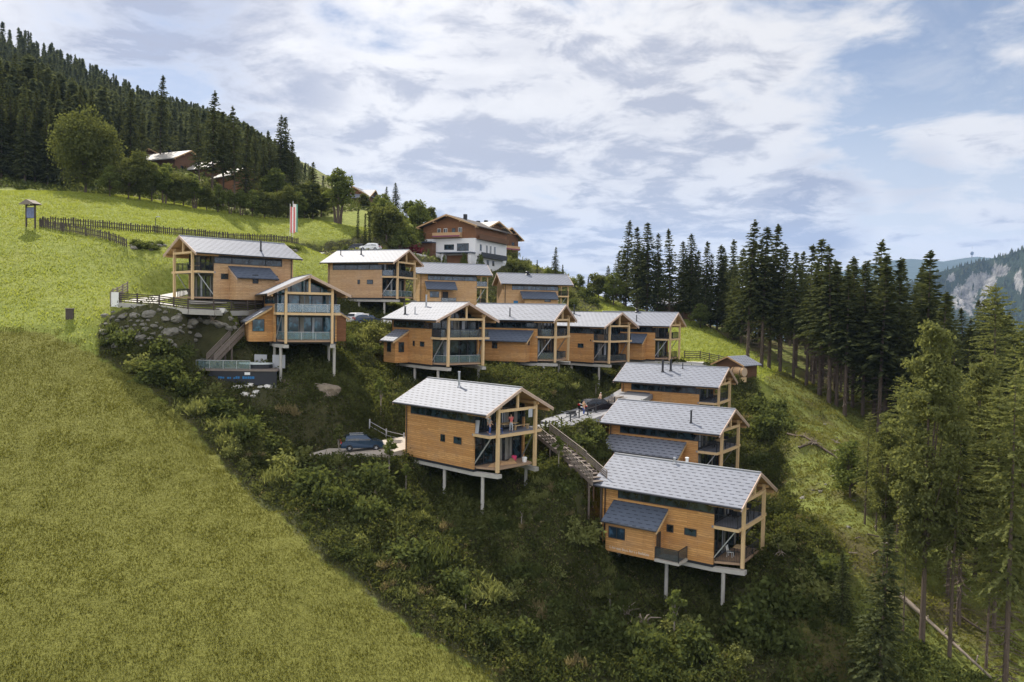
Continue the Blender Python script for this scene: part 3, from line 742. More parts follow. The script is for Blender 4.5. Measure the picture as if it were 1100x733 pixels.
TH['H'] = make_chalet('H', 'second chalet of the middle row, long blue-grey annex roof beside the tall glazed gable', annexes=[(-1, -10.4, -3.75, -10.6, -3.3, 5.5, dict(win=[(-8.6, -7.8, 1.44, 2.8)], endwin=[(-4.5, -3.95, 2.0, 2.6)]))], rail_up='mesh_pane', rail_low='mesh_pane', vents=[(-6.81, -3.7, 1.1, 'dark_steel', .08)])
TH['I'] = make_chalet('I', 'third chalet of the middle row, plain boarded side wall with one small window, no annex', wins=[(-1, -5.75, -4.63, 2.0, 2.67), (-1, -3.4, -3.2, 3.1, 3.35)], rail_up='mesh_pane', rail_low='mesh_pane', vents=[(-8.71, -.87, 1.5, 'dark_steel', .11)])
TH['J'] = make_chalet('J', 'rightmost chalet of the middle row, open balconies against the bright meadow', annexes=[(-1, -10.0, -4.25, -10.2, -4.1, 5.5)], rail_up='bars', rail_low='bars', vents=[(-6.11, -3.3, 1.0, 'dark_steel', .08), (-7.2, 0, .5, 'dark_steel', .25)])
TH['K'] = make_chalet('K', 'upper chalet with white roof and pale boarded side, left of two more upper chalets', clad='clad_pale', wins=[(-1, -7.25, -6.8, 1.96, 2.66), (-1, -5.5, -4.38, 1.96, 2.66)], rail_up='mesh_pane', rail_low='pane', cols=((-2.6, 1), (-7.2, 1)), vents=[(-11.8, -1.78, .8, 'dark_steel', .07), (-7.93, -1.67, .95, 'dark_steel', .11)])
TH['L'] = make_chalet('L', 'upper chalet directly below the white lodge, small dark porch roof over its entrance', clad='clad_pale', glass='glass_blue', annexes=[(-1, -12.4, -9.9, -12.6, -6.9, 5.5, dict(win=[(-11.95, -10.25, 1.0, 2.14)], split=3, balcony=(-9.85, -7.0), door=(-9.2, -8.2)))], rail_up='mesh_pane', rail_low='bars', cols=())
TH['M'] = make_chalet('M', 'rightmost upper chalet with a blue door, lone tree and meadow behind its right end', clad='clad_pale', glass='glass_blue', annexes=[(-1, -9.9, -3.5, -10.4, -3.3, 5.5, dict(win=[(-6.0, -4.75, 1.95, 2.5)], door=(-11.7, -10.8), doormat='blue_paint'))], rail_up='bars', rail_low='', cols=(), vents=[(-8.27, -.4, .55, 'dark_steel', .3)])
# faded lettering along the foot of the lowest chalet's annex (too small to read in the photograph)
lt = MB(); aa = -11.75; rl = random.Random(5)
while aa < -8.0:
    wv = rl.uniform(.07, .15); hh = rl.choice((.17, .17, .24)); 
    lt.box(aa, aa+.045, -5.512, -5.501, .02, .02+hh)
    lt.box(aa, aa+wv, -5.512, -5.501, .02, .05) if rl.random() < .5 else lt.box(aa, aa+wv, -5.512, -5.501, .15, .18)
    lt.box(aa+wv, aa+wv+.045, -5.512, -5.501, .02, .19) if rl.random() < .6 else None
    aa += wv+.11
lt.build('lettering', 'faded_white', TH['A'])

# ------------------------------------------------------------------ balcony furniture
def table(label, loc, rz, sx=1.7, sy=.85, group='balcony tables'):
    t = thing('table', label, 'table', loc, rz, group)
    MB().box(-sx/2, sx/2, -sy/2, sy/2, .7, .75).build('tabletop', 'timber', t)
    for a in (-1, 1):
        for b_ in (-1, 1): MB().box(a*(sx/2-.1)-.03, a*(sx/2-.1)+.03, b_*(sy/2-.1)-.03, b_*(sy/2-.1)+.03, 0, .7).build('leg', 'dark_steel', t)
    return t
def chair(label, loc, rz, mat='dark_steel', group='balcony chairs'):
    t = thing('chair', label, 'chair', loc, rz, group)
    MB().box(-.24, .24, -.24, .24, .42, .47).build('seat', mat, t)
    MB().quad((-.24, -.24, .5), (-.24, .24, .5), (-.34, .24, .95), (-.34, -.24, .95)).quad((-.28, -.24, .5), (-.38, -.24, .95), (-.38, .24, .95), (-.28, .24, .5)).bar((-.25, -.22, .42), (-.35, -.22, .97), .04).bar((-.25, .22, .42), (-.35, .22, .97), .04).build('backrest', mat, t)
    for a in (-1, 1):
        for b_ in (-1, 1): MB().bar((a*.2, b_*.2, .42), (a*.24, b_*.22, 0), .035).build('leg', mat, t)
    return t
def bench(label, loc, rz, L=2.2):
    t = thing('bench', label, 'bench', loc, rz, 'wooden balcony benches')
    MB().box(-L/2, L/2, -.16, .16, .42, .47).build('seat', 'timber', t)
    for a in (-1, 1): MB().box(a*(L/2-.2)-.04, a*(L/2-.2)+.04, -.14, .14, 0, .42).build('leg', 'timber', t)
    return t
WHERE = {'A': 'the lowest right chalet', 'B': 'the chalet above the lowest right one', 'C': 'the chalet beside the shed', 'E': 'the chalet above the hot tub', 'F': 'the terrace chalet with gable facing left', 'G': 'the chalet with tall glazed gable', 'H': 'the second chalet of the middle row', 'I': 'the third chalet of the middle row', 'J': 'the rightmost chalet of the middle row', 'K': 'the white-roofed upper chalet'}
for k in 'ABCEFGHIJK':
    hd = rad(CH[k][3]); up_ = k not in ()
    table(f'table on upper deck of {WHERE[k]}', cw(k, -1.85, .6, 3.22), hd+PI/2)
    chair(f'left dark chair on upper deck of {WHERE[k]}', cw(k, -1.8, -1.0, 3.22), hd+PI/2)
    chair(f'right dark chair on upper deck of {WHERE[k]}', cw(k, -1.8, 2.1, 3.22), hd-PI/2)
chair('white plastic chair on lower deck of the lowest right chalet', cw('A', -2.1, -1.2, .06), rad(-35), 'white', 'white garden chairs')
table('white-topped table on lower deck of the lowest right chalet', cw('A', -1.7, -.1, .06), rad(60), 1.2, .8, 'lower deck tables')
table('wooden table on lower deck of the third middle-row chalet', cw('I', -1.9, 1.2, .06), rad(20), 1.6, .8, 'lower deck tables')
chair('white chair on lower deck of the third middle-row chalet', cw('I', -1.5, -.8, .06), rad(50), 'white', 'white garden chairs')
chair('light wooden chair on lower deck of the white-roofed upper chalet', cw('K', -1.8, -2.3, .06), rad(-60), 'lattice', 'wooden chairs')
bench('low wooden bench at right on upper deck of the front chalet', cw('D', -1.7, 1.9, 3.22), rad(CH['D'][3])+PI/2)
table('long wooden table between people on the front chalet upper deck', cw('D', -2.0, .2, 3.22), rad(CH['D'][3])+PI/2, 2.2, .9)
chair('blue folding chair on the front chalet upper deck', cw('D', -1.5, -1.4, 3.22), rad(20), 'blue_cloth', 'folding chairs')
# building material lying in the open lower storey of the front chalet
for i, (a, b_, l, r, lab) in enumerate(((-1.9, -1.3, 2.6, .35, 'longest'), (-1.6, -.2, 2.0, -.2, 'middle'), (-2.1, .9, 1.6, .6, 'shortest'))):
    p = cw('D', a, b_, .06); o = MB()
    for q in range(4): o.box(-l/2+q*.08, l/2-q*.05, -.35+q*.05, .3-q*.04, .02+q*.06, .07+q*.06)
    o = o.build('plank_stack', 'lattice'); o.location = p; o.rotation_euler = (0, 0, rad(CH['D'][3])+PI/2+r)
    tag(o, f'{lab} of three stacks of sawn planks on the front chalet lower deck', 'planks', 'planks on the lower deck')
for i, (a, b_, mt, lab) in enumerate(((-1.2, 1.9, 'white', 'white builder bucket near right post of the front chalet lower deck'), (-2.4, 1.7, 'pink', 'pink sack beside planks on the front chalet lower deck'))):
    p = cw('D', a, b_, .06)
    o = MB().tube((0, 0, 0), (0, 0, .42), .2, .26, 12).tube((0, 0, .42), (0, 0, .5), .27, .2, 12).build('bucket' if i == 0 else 'sack', mt); o.location = p; tag(o, lab, 'bucket' if i == 0 else 'sack')
# paper notice hung from the front chalet's tie beam, poster by the corner window
p = cw('D', -.34, 1.7, 4.6); o = MB().box(-.02, .02, -.28, .28, 0, .8).build('notice_board', 'grey_cloth'); o.location = p; o.rotation_euler = (0, 0, rad(CH['D'][3])); tag(o, 'pale paper notice hanging beside right post of the front chalet', 'notice')
p = cw('D', -2.6, -3.4, 3.25); o = MB().box(-.25, .25, -.03, .03, 0, 1.25).build('board', 'grey_cloth'); o.location = p; o.rotation_euler = (rad(-8), 0, rad(CH['D'][3]+8)); tag(o, 'pale board leaning at left end of the front chalet upper deck', 'board')

# ------------------------------------------------------------------ people (one skinned body each, clothes as children)
def skin_mesh(name, pts, edges, radii, mat, parent=None):
    me = bpy.data.meshes.new(name); me.from_pydata(pts, edges, []); me.update(); me.materials.append(M[mat])
    o = link(name, me, parent)
    md = o.modifiers.new('skin', 'SKIN'); sv = me.skin_vertices[0].data
    for v, r in zip(sv, radii): v.radius = (r, r) if isinstance(r, (int, float)) else r
    sv[0].use_root = True; md.use_smooth_shade = True
    s = o.modifiers.new('sub', 'SUBSURF'); s.levels = 1; s.render_levels = 1
    return o
def person(label, loc, rz, shirt, trousers, hair='hair', arm=0.0, lean=0.0, sleeves=False):
    body = {'pelvis': (0, 0, .93), 'waist': (lean*.3, 0, 1.1), 'chest': (lean*.7, 0, 1.33), 'neck': (lean, 0, 1.5), 'jaw': (lean*1.05+.01, 0, 1.575), 'crown': (lean*1.08, 0, 1.71)}
    names = list(body); pts = [body[k] for k in names]; R = [.13, .12, (.13, .16), .055, .078, .085]
    E_ = [(i, i+1) for i in range(5)]
    for s in (-1, 1):
        n = len(pts)
        pts += [(lean*.8, s*.19, 1.42), (lean*.8+.04+arm*.12, s*.25, 1.16+arm*.05), (lean*.8+.12+arm*.3, s*.22, .94+arm*.3), (lean*.8+.16+arm*.36, s*.21, .86+arm*.34)]
        R += [.062, .048, .036, .04]; E_ += [(2, n), (n, n+1), (n+1, n+2), (n+2, n+3)]
        n = len(pts)
        pts += [(0, s*.1, .86), (.02+s*.03, s*.11, .48), (-.02+s*.05, s*.11, .09), (.13+s*.05, s*.12, .035)]
        R += [.095, .062, .042, (.04, .03)]; E_ += [(0, n), (n, n+1), (n+1, n+2), (n+2, n+3)]
    t = skin_mesh('person', pts, E_, R, 'skin'); t.location = tuple(loc); t.rotation_euler = (0, 0, rz)
    tag(t, label, 'person')
    sp = [(0, 0, .95), (lean*.3, 0, 1.1), (lean*.7, 0, 1.33), (lean*.9, 0, 1.46)]; sr = [.155, .145, (.15, .185), .08]; se = [(0, 1), (1, 2), (2, 3)]
    for s in (-1, 1):
        n = len(sp); sp += [(lean*.8, s*.19, 1.42), (lean*.8+.02+arm*.07, s*.225, 1.27)]; sr += [.08, .07]; se += [(2, n), (n, n+1)]
    skin_mesh('shirt', sp, se, sr, shirt, t)
    tp = [(0, 0, .98), (0, 0, .9)]; trr = [.14, .15]; te = [(0, 1)]
    for s in (-1, 1):
        n = len(tp); tp += [(0, s*.1, .84), (.02+s*.03, s*.11, .48), (-.02+s*.05, s*.11, .14)]; trr += [.112, .08, .064]; te += [(1, n), (n, n+1), (n+1, n+2)]
    skin_mesh('trousers', tp, te, trr, trousers, t)
    skin_mesh('hair', [(lean*1.08-.025, 0, 1.66), (lean*1.08-.01, 0, 1.745)], [(0, 1)], [.09, .075], hair, t)
    return t
hD = rad(CH['D'][3])
person('person in a red shirt standing on the front chalet upper deck', cw('D', -1.15, -.15, 3.225), hD+2.6, 'red', 'grey_cloth', arm=.9, lean=.06)
person('person in grey shirt and blue trousers near left corner of the front chalet upper deck', cw('D', -1.3, -2.9, 3.225), hD+.9, 'grey_cloth', 'blue_cloth', arm=.3)
person('person in a light shirt beside a blue chair on the front chalet upper deck', cw('D', -2.2, -2.2, 3.225), hD+.3, 'flag_white', 'car_dark', arm=.5)

# ------------------------------------------------------------------ fences, walls, stairs
def g3(x, y, dz=0.0): return np.array([x, y, float(gsample(x, y))+dz])
def resample(pts, step):
    out = [np.asarray(pts[0], float)]
    for a, b_ in zip(pts[:-1], pts[1:]):
        a = np.asarray(a, float); b_ = np.asarray(b_, float); n = max(1, int(round(np.linalg.norm((b_-a)[:2])/step)))
        out += [a+(b_-a)*i/n for i in range(1, n+1)]
    return out
def rail_fence(label, pts, h=1.15, rails=5, mat='fence', step=2.0, group=None, follow=True, rh=.12):
    P_ = resample(pts, step)
    if follow: P_ = [g3(p[0], p[1]) for p in P_]
    t = thing('fence', label, 'fence', P_[0], 0, group); o = P_[0]
    L_ = [p-o for p in P_]
    for p in L_: MB().box(p[0]-.07, p[0]+.07, p[1]-.07, p[1]+.07, p[2]-.3, p[2]+h+.05).build('post', mat, t)
    for k in range(rails):
        z = h*(k+.6)/rails; m = MB()
        for a, b_ in zip(L_[:-1], L_[1:]): m.bar(a+[0, 0, z], b_+[0, 0, z], .05, rh)
        m.build('rail', mat, t)
    return t
def picket_fence(label, pts, h=1.25, mat='fence'):
    P_ = [g3(p[0], p[1]) for p in resample(pts, .34)]
    o = P_[0]; t = thing('picket_fence', label, 'fence', o)
    m = MB(); R_ = [MB(), MB()]; rr = random.Random(4)
    for i, p in enumerate(P_):
        q = p-o; hh = h*rr.uniform(.88, 1.08); dx = rr.uniform(-.05, .05)
        m.bar(q-[0, 0, .2], q+[dx, dx, hh], .2, .05, up=(.3, 1, 0))
        if i:
            q0 = P_[i-1]-o
            for r, z in zip(R_, (.35, .95)): r.bar(q0+[0, 0, z], q+[0, 0, z], .06, .1)
    m.build('pickets', mat, t); [r.build('rail', mat, t) for r in R_]
    for p in P_[::12]: MB().box(*(lambda q: (q[0]-.09, q[0]+.09, q[1]-.02, q[1]+.16, q[2]-.3, q[2]+h+.1))(p-o)).build('post', mat, t)
    return t
picket_fence('long dark picket fence along the meadow behind the terrace chalet, running off right', [at(46, 246, 119.5), at(100, 249, 123.5), at(150, 253, 128.5), at(200, 256, 134), at(250, 262, 140.5), at(320, 266, 150)])
picket_fence('short dark picket fence descending from the info sign across the meadow', [at(43, 247, 118.5), at(70, 256, 117), at(100, 264, 116), at(136, 271, 114.5)])
# terrace edge: concrete kerb wall with a rail fence
TE = [at(128.5, 326, 92.2), at(147.5, 327.2, 91.6), at(171, 328.8, 91.3), at(202, 333, 92.0), at(229.5, 334.2, 94), at(248.5, 334.8, 96.4), at(266, 334.5, 98.8), at(282, 332.5, 102)]
b = MB()
for a, c in zip(resample(TE, 2)[:-1], resample(TE, 2)[1:]): b.bar(a-[0, 0, .22], c-[0, 0, .22], .4, .6)
tag(b.build('kerb_wall', 'concrete'), 'low concrete kerb wall under the terrace rail fence', 'wall')
rail_fence('dark rail fence along the terrace edge above the boulder wall', [p+[0, 0, .08] for p in TE], 1.15, 5, 'fence', 2.0, follow=False)
rail_fence('pale rail fence at left end of the terrace beside the white board', [at(121, 319, 97), at(126, 317, 99.5), at(137, 317, 104)], 1.3, 4, 'fence_grey', 2.2)
p = at(124.5, 321, 92.5); t = thing('fence_board', 'white weathered board closing left end of the terrace fence', 'board', p, rad(-20))
MB().box(-.75, .75, -.05, .05, -1.0, .75).build('panel', 'white', t); MB().box(-.8, -.68, -.09, .09, -1.3, .85).box(.68, .8, -.09, .09, -1.3, .85).build('post', 'fence_grey', t)
rail_fence('dark rail fence by the gravel court between the shed and meadow', [at(735, 384, 138), at(752, 385, 138), at(772, 390, 135), at(790, 396, 131)], 1.3, 4, 'fence', 2.4)
rail_fence('metal handrail along the ramp road beside the wooden stairs', [at(586, 461, 84.3), at(603, 459, 86), at(622, 452, 90), at(640, 446.5, 93.2), at(660, 438, 98.5)], 1.1, 2, 'dark_steel', 1.9, rh=.06)
rail_fence('thin grey handrail behind the blue car leading to the front chalet', [at(397, 470, 88), at(415, 467, 88.2), at(434, 464, 88.5)], 1.0, 2, 'steel', 2.2, rh=.06)
rail_fence('low post fence along the upper road below the flags', [at(318, 277, 154.5), at(350, 273, 158), at(395, 271, 163), at(430, 273, 168)], 1.0, 2, 'fence', 2.6)
# boulder wall under the terrace + dark stone bank behind the chalet
def boulder_mesh(name, seed, mat, flat=.7):
    bm = bmesh.new(); bmesh.ops.create_icosphere(bm, subdivisions=3, radius=1); r = random.Random(seed)
    pl = [(Vector((r.gauss(0, 1), r.gauss(0, 1), r.gauss(0, 1))).normalized(), r.uniform(.62, .9)) for _ in range(11)]
    for v in bm.verts:
        d = v.co.normalized(); k = 1.0
        for n, c in pl:
            q = d.dot(n)
            if q > c: k = min(k, c/q)
        v.co = d*k*(1+r.uniform(-.05, .05)+.08*math.sin(d.x*6+seed)*math.sin(d.y*5+d.z*7)); v.co.z *= flat
    me = bpy.data.meshes.new(name); bm.to_mesh(me); bm.free(); me.materials.append(M[mat]); return me
BM_ = [boulder_mesh('boulder', i, 'stone') for i in range(5)]
rb = random.Random(11)
spots = []
for _ in range(4000):
    if len(spots) >= 150: break
    px = rb.uniform(112, 268); lo = 331+max(0, (px-130))*.05; py = rb.uniform(lo+6, 373 if px < 215 else 362)
    s = rb.choice((5, 6, 7, 8, 9, 11, 13, 16, 18)); 
    if all((px-q[0])**2/1.9+(py-q[1])**2 > (.36*(s+q[2]))**2 for q in spots): spots.append((px, py, s))
for px, py, s in spots:
    q = hit(px, py, 80); r = s/856*q[1]*.5
    o = link('boulder', rb.choice(BM_)); o.location = tuple(q-[0, 0, r*.15]); o.scale = (r*rb.uniform(1, 1.4), r, r*rb.uniform(.8, 1.1)); o.rotation_euler = (rb.uniform(-.2, .2), rb.uniform(-.2, .2), rb.uniform(0, 6))
    tag(o, 'grey boulder set in the rough stone wall under the terrace fence', 'boulder', 'boulders of the terrace stone wall')
o = link('stone_slab', boulder_mesh('stone_slab', 77, 'stone_white', .5)); o.location = tuple(hit(237, 345)+[0, 0, .1]); o.scale = (.95, .7, .75); tag(o, 'pale flat stone slab at top of the boulder wall near the stairs', 'boulder')
WB = boulder_mesh('white_rock', 31, 'stone_white', .8)
for px, py, s in ((255, 419, 9), (264, 416.5, 6), (269, 418, 7), (263, 425.5, 9), (288, 417, 9), (275, 424, 8), (280, 418, 5), (272, 427, 6)):
    q = hit(px, py, 75); o = link('white_rock', WB); r = s/856*q[1]*.55; o.location = tuple(q+[0, 0, r*.2]); o.scale = (r*1.2, r, r*.9); o.rotation_euler = (0, 0, px)
    tag(o, 'white rock in the loose heap below the hot tub deck', 'rock', 'white rocks below the hot tub deck')
for px, py, s, lab in ((311, 411, 26, 'tan rock outcrop under left column of the gable-on chalet'), (347, 416, 34, 'larger tan rock outcrop under right column of the gable-on chalet')):
    q = hit(px, py, 80); r = s/856*q[1]*.5; o = link('rock_outcrop', boulder_mesh('rock_outcrop', int(px), 'stone_tan', .7)); o.location = tuple(q-[0, 0, r*.25]); o.scale = (r*1.1, r*.8, r*.9); tag(o, lab, 'rock')
# dark stones lining the planted hollow behind the terrace chalet
for _ in range(60):
    px = rb.uniform(140, 318); t_ = (px-140)/180; py = rb.uniform(263, 270)+t_*4
    q = hit(px, py, 100); r = rb.uniform(.25, .6); o = link('boulder', rb.choice(BM_)); o.location = tuple(q); o.scale = (r*1.3, r, r); o.rotation_euler = (0, 0, rb.uniform(0, 6))
    tag(o, 'small grey stone in the planted hollow behind the picket fence', 'boulder', 'stones in the hollow behind the terrace chalet')

def stairs(label, p0, p1, width=1.5, mat='stair'):
    """straight wooden stairs from p0 (top) to p1 (foot)"""
    p0 = np.asarray(p0); p1 = np.asarray(p1); d = p1-p0; L = math.hypot(d[0], d[1]); ang = math.atan2(d[1], d[0]); dz = d[2]
    t = thing('stairs', label, 'stairs', p0, ang, 'wooden outdoor stairs')
    n = max(4, int(abs(dz)/.18)); tr = MB()
    for i in range(n): tr.box(L*i/n, L*(i+1.15)/n, -width/2+.05, width/2-.05, dz*(i+.5)/n-.06, dz*(i+.5)/n)
    tr.build('treads', mat, t)
    for s in (-1, 1):
        MB().bar((0, s*width/2, -.1), (L, s*width/2, dz-.1), .07, .34).build('stringer', mat, t)
        m = MB()
        for k in (.35, .55, .75): m.bar((0, s*(width/2+.03), k), (L, s*(width/2+.03), dz+k), .03, .13)
        m.build('side_boards', 'fence_grey', t)
        m = MB().bar((0, s*width/2, 1.0), (L, s*width/2, dz+1.0), .1, .06)
        k = max(2, int(L/1.6))
        for i in range(k+1): m.bar((L*i/k, s*width/2, dz*i/k-.3), (L*i/k, s*width/2, dz*i/k+1.0), .08)
        m.build('handrail', 'fence_grey', t)
    for i in range(1, max(2, int(L/3))+1):
        f = i/(max(2, int(L/3))+.5); q = p0+d*f; g = float(gsample(q[0], q[1]))-p0[2]
        if g < dz*f-.3:
            for s in (-1, 1): MB().box(L*f-.07, L*f+.07, s*(width/2-.1)-.07, s*(width/2-.1)+.07, g-.4, dz*f-.15).build('support_post', mat, t)
    return t
stairs('long wooden stairs descending from the ramp road past the front chalet', at(583, 466, 83), at(622, 497, 76.8), 1.7)
stairs('lower flight of wooden stairs ending beside the lowest right chalet', at(623, 499, 76.5), at(644, 518, 73.5), 1.6)
t = thing('landing', 'small wooden landing between the two flights beside the right column', 'landing', at(622, 498.5, 76.7), 0)
MB().box(-1.0, 1.1, -.8, .9, -.2, -.06).build('platform', 'stair', t); MB().box(-.9, -.75, -.7, -.55, -2.2, -.2).box(.75, .9, -.7, -.55, -2.2, -.2).build('support_post', 'stair', t)
stairs('short wooden stairs from the annex down to the hot tub deck', at(258, 357, 95), at(226, 390, 91.6), 1.4)

# hot tub deck
p = at(257, 396, 91.2); t = thing('hot_tub_deck', 'dark-fronted deck with glass railing below the gable-on chalet', 'deck', p, rad(4))
MB().box(-4.4, 4.6, -1.6, 2.6, -.18, 0).build('deck_boards', 'fence_grey', t)
MB().box(-3.0, 4.55, -1.5, -1.42, -1.75, -.19).box(-3.0, -2.92, -1.4, 2.5, -1.75, -.19).build('front_panel', 'dark', t)
rl = random.Random(2); lt = MB(); x = -2.2
while x < 2.1:
    w_ = rl.uniform(.12, .26)
    if rl.random() < .88: lt.box(x, x+w_, -1.515, -1.505, -1.05+rl.uniform(-.03, .03), -.82+rl.uniform(-.08, .06))
    x += w_+.05
lt.build('lettering', 'blue_paint', t)
MB().box(1.0, 1.6, -1.54, -1.505, -.6, -.3).build('small_plate', 'white', t)
railing([(-4.35, 2.4), (-4.35, -1.5), (1.6, -1.5)], t, 1, 'pane', 1.0, 'steel')
MB().box(-4.2, -4.05, -1.45, -1.3, -2.6, -.18).box(4.3, 4.45, -1.3, -1.15, -2.4, -.18).build('support_post', 'steel', t)
q = p + np.array([1.6, .9, 0])
t = thing('hot_tub', 'round-cornered hot tub with pale cover on the deck', 'hot tub', q, rad(4))
MB().prism([(1.6*math.cos(a)*(1.15), 1.1*math.sin(a)) for a in np.linspace(0, 2*PI, 13)[:-1]], 0, .5).build('tub_shell', 'dark', t)
MB().prism([(1.68*math.cos(a)*(1.15), 1.18*math.sin(a)) for a in np.linspace(0, 2*PI, 13)[:-1]], .5, .62).build('cover', 'tub', t)
for dx, dy, hh, lab in ((1.7, 2.4, 1.5, 'pale grey privacy screen left of the chalet column behind the hot tub'), (4.1, 1.5, 1.55, 'pale grey privacy screen right beside the chalet column and hot tub')):
    o = MB().box(-.75, .75, -.04, .04, .0, hh).build('privacy_screen', 'stucco_grey'); o.location = tuple(p+np.array([dx, dy, 0])); o.rotation_euler = (0, 0, rad(-4)); tag(o, lab, 'screen', 'privacy screens by the hot tub')

# ------------------------------------------------------------------ cars
def car(label, loc, rz, paint, L=4.4, Hh=1.62, name='parked_car', roofrack=False):
    t = thing(name, label, 'car', loc, rz, 'cars parked around the chalets')
    k = L/4.4; hz = Hh/1.62
    prof = [(-2.16, .34), (-2.2, .62), (-2.14, .95), (-1.98, 1.08), (-1.62, 1.52), (-1.2, 1.6), (.0, 1.62), (.42, 1.54), (1.05, 1.06), (1.75, .96), (2.08, .82), (2.18, .58), (2.14, .34)]
    halfw = lambda z: .9 if z < .6 else (.9-.02*(z-.6)/.4 if z < 1.05 else .87-.2*(z-1.05)/.57)
    cols_ = []
    for s in (-1, -.93, 0, .93, 1):
        row = []
        for (x, z) in prof:
            ins = .10 if abs(s) == 1 else 0
            w = halfw(z); cxn = x*(1-.03*(abs(s) == 1)); zz = z-(.05 if abs(s) == 1 and z > 1.2 else 0)+(.02 if s == 0 else 0)
            row.append((cxn*k, s*w, zz*hz))
        cols_.append(row)
    m = MB(); n = len(prof)
    for r0, r1 in zip(cols_[:-1], cols_[1:]):
        for i in range(n-1): m.quad(r0[i], r0[i+1], r1[i+1], r1[i])
        m.quad(r0[n-1], r0[0], r1[0], r1[n-1])
    m.quad(*cols_[0]); m.quad(*cols_[-1][::-1])
    body = m.build('body', paint, t, smooth=False)
    bmm = bmesh.new(); bmm.from_mesh(body.data); bmesh.ops.remove_doubles(bmm, verts=bmm.verts, dist=.002); bmesh.ops.recalc_face_normals(bmm, faces=bmm.faces); bmm.to_mesh(body.data); bmm.free()
    for s in (-1, 1):     # side glass as two panes
        g = MB(); o = lambda z: s*(halfw(z)+.012-(.03 if z > 1.2 else 0))
        g.quad((-1.55*k, o(1.1), 1.1*hz), (-.32*k, o(1.1), 1.1*hz), (-.32*k, o(1.48), 1.46*hz), (-1.3*k, o(1.48), 1.44*hz))
        g.quad((-.24*k, o(1.1), 1.1*hz), (.85*k, o(1.1), 1.1*hz), (.4*k, o(1.48), 1.43*hz), (-.24*k, o(1.48), 1.46*hz))
        g.build('side_window', 'car_glass', t)
        MB().box(.75*k, .95*k, s*.88, s*1.04, 1.02*hz, 1.15*hz).build('mirror', paint, t)
    MB().quad((.5*k, -.6, 1.53*hz), (1.0*k, -.7, 1.12*hz), (1.0*k, .7, 1.12*hz), (.5*k, .6, 1.53*hz)).build('windscreen', 'car_glass', t)
    for o in t.children:
        if o.name.startswith('windscreen'): o.location = (.035, 0, .04)
    MB().quad((-1.72*k, -.62, 1.45*hz), (-2.0*k, -.72, 1.1*hz), (-2.0*k, .72, 1.1*hz), (-1.72*k, .62, 1.45*hz)).build('rear_window', 'car_glass', t).location = (-.05, 0, .03)
    for s in (-1, 1):
        MB().box(-2.225*k, -2.1*k, s*.5, s*.88, .82*hz, 1.0*hz).build('tail_light', 'lamp_red', t)
        MB().box(1.98*k, 2.165*k, s*.5, s*.84, .68*hz, .8*hz).build('headlight', 'lamp_clear', t)
    MB().box(-2.235*k, -2.18*k, -.26, .26, .62*hz, .74*hz).build('number_plate', 'white', t)
    for x in (-1.32*k, 1.36*k):
        for s in (-1, 1):
            w = MB().tube((x, s*.7, .34), (x, s*.925, .34), .345, k=18).build('wheel', 'tyre', t)
            r = MB().tube((x, s*.92, .34), (x, s*.94, .34), .12, k=10)
            for j in range(5): 
                a = j*2*PI/5; r.bar((x, s*.932, .34), (x+.21*math.cos(a), s*.932, .34+.21*math.sin(a)), .05, .02)
            r.tube((x, s*.915, .34), (x, s*.929, .34), .13, k=16)
            r.build('rim', 'rim', w)
    if roofrack:
        for s in (-1, 1): MB().bar((-1.3*k, s*.58, 1.65*hz), (.1*k, s*.58, 1.67*hz), .05).build('roof_rail', 'steel', t)
    return t
def gp(px, py, y0=60): return hit(px, py, y0)
q = at(389, 484, 83); car('dark blue SUV parked on the gravel pad behind the front chalet', q+[0, 0, .06], rad(14), 'car_blue', 4.45, 1.66, roofrack=True)
q = at(642, 443.5, 95.6); car('black car standing on the ramp road near the top right chalets', q+[0, 0, .1], rad(30), 'car_dark', 4.6, 1.6)
q = at(386, 349, 116.6); car('white and blue-windowed car parked left by the signpost below the upper chalet', q+[0, 0, .06], rad(60), 'car_white', 4.2, 1.7)
q = at(396, 349.5, 115.5); car('dark car parked between the two white cars below the upper chalet', q+[0, 0, .06], rad(20), 'car_blue', 4.3, 1.45)
q = at(425, 352.5, 115); car('white car half hidden behind hedge by the tall glazed gable chalet', q+[0, 0, .06], rad(10), 'car_white', 4.3, 1.5)
q = at(398, 270, 167); car('white car parked at upper road under the two thin spruces', q+[0, 0, .06], rad(170), 'car_white', 4.4, 1.6)
q = at(383, 270, 168.5); car('grey dark car parked at upper road left of the white one', q+[0, 0, .06], rad(165), 'car_dark', 4.4, 1.5)
q = at(627, 447, 92.5); person('person in orange top and blue trousers beside the black car', q+[0, 0, .07], rad(30), 'lattice', 'blue_cloth', arm=.6)
q = at(645, 437.5, 97); person('person with white hat behind the black car', q+[0, 0, .07], rad(200), 'pale_pink', 'grey_cloth', hair='white', arm=.2)
q = at(613, 449, 91); t = thing('wheelbarrow', 'dark wheelbarrow on the ramp road left of the black car', 'wheelbarrow', q+[0, 0, .05], rad(40))
MB().prism_x([(-.35, .75), (-.22, .4), (.22, .4), (.35, .75)], -.5, .55).build('tray', 'dark_steel', t)
MB().tube((.75, -.05, .22), (.75, .05, .22), .22, k=12).build('wheel', 'tyre', t)
MB().bar((.75, -.1, .22), (-1.2, -.3, .75), .05).bar((.75, .1, .22), (-1.2, .3, .75), .05).bar((-.4, -.22, .4), (-.5, -.25, 0), .05).bar((-.4, .22, .4), (-.5, .25, 0), .05).build('frame', 'steel', t)
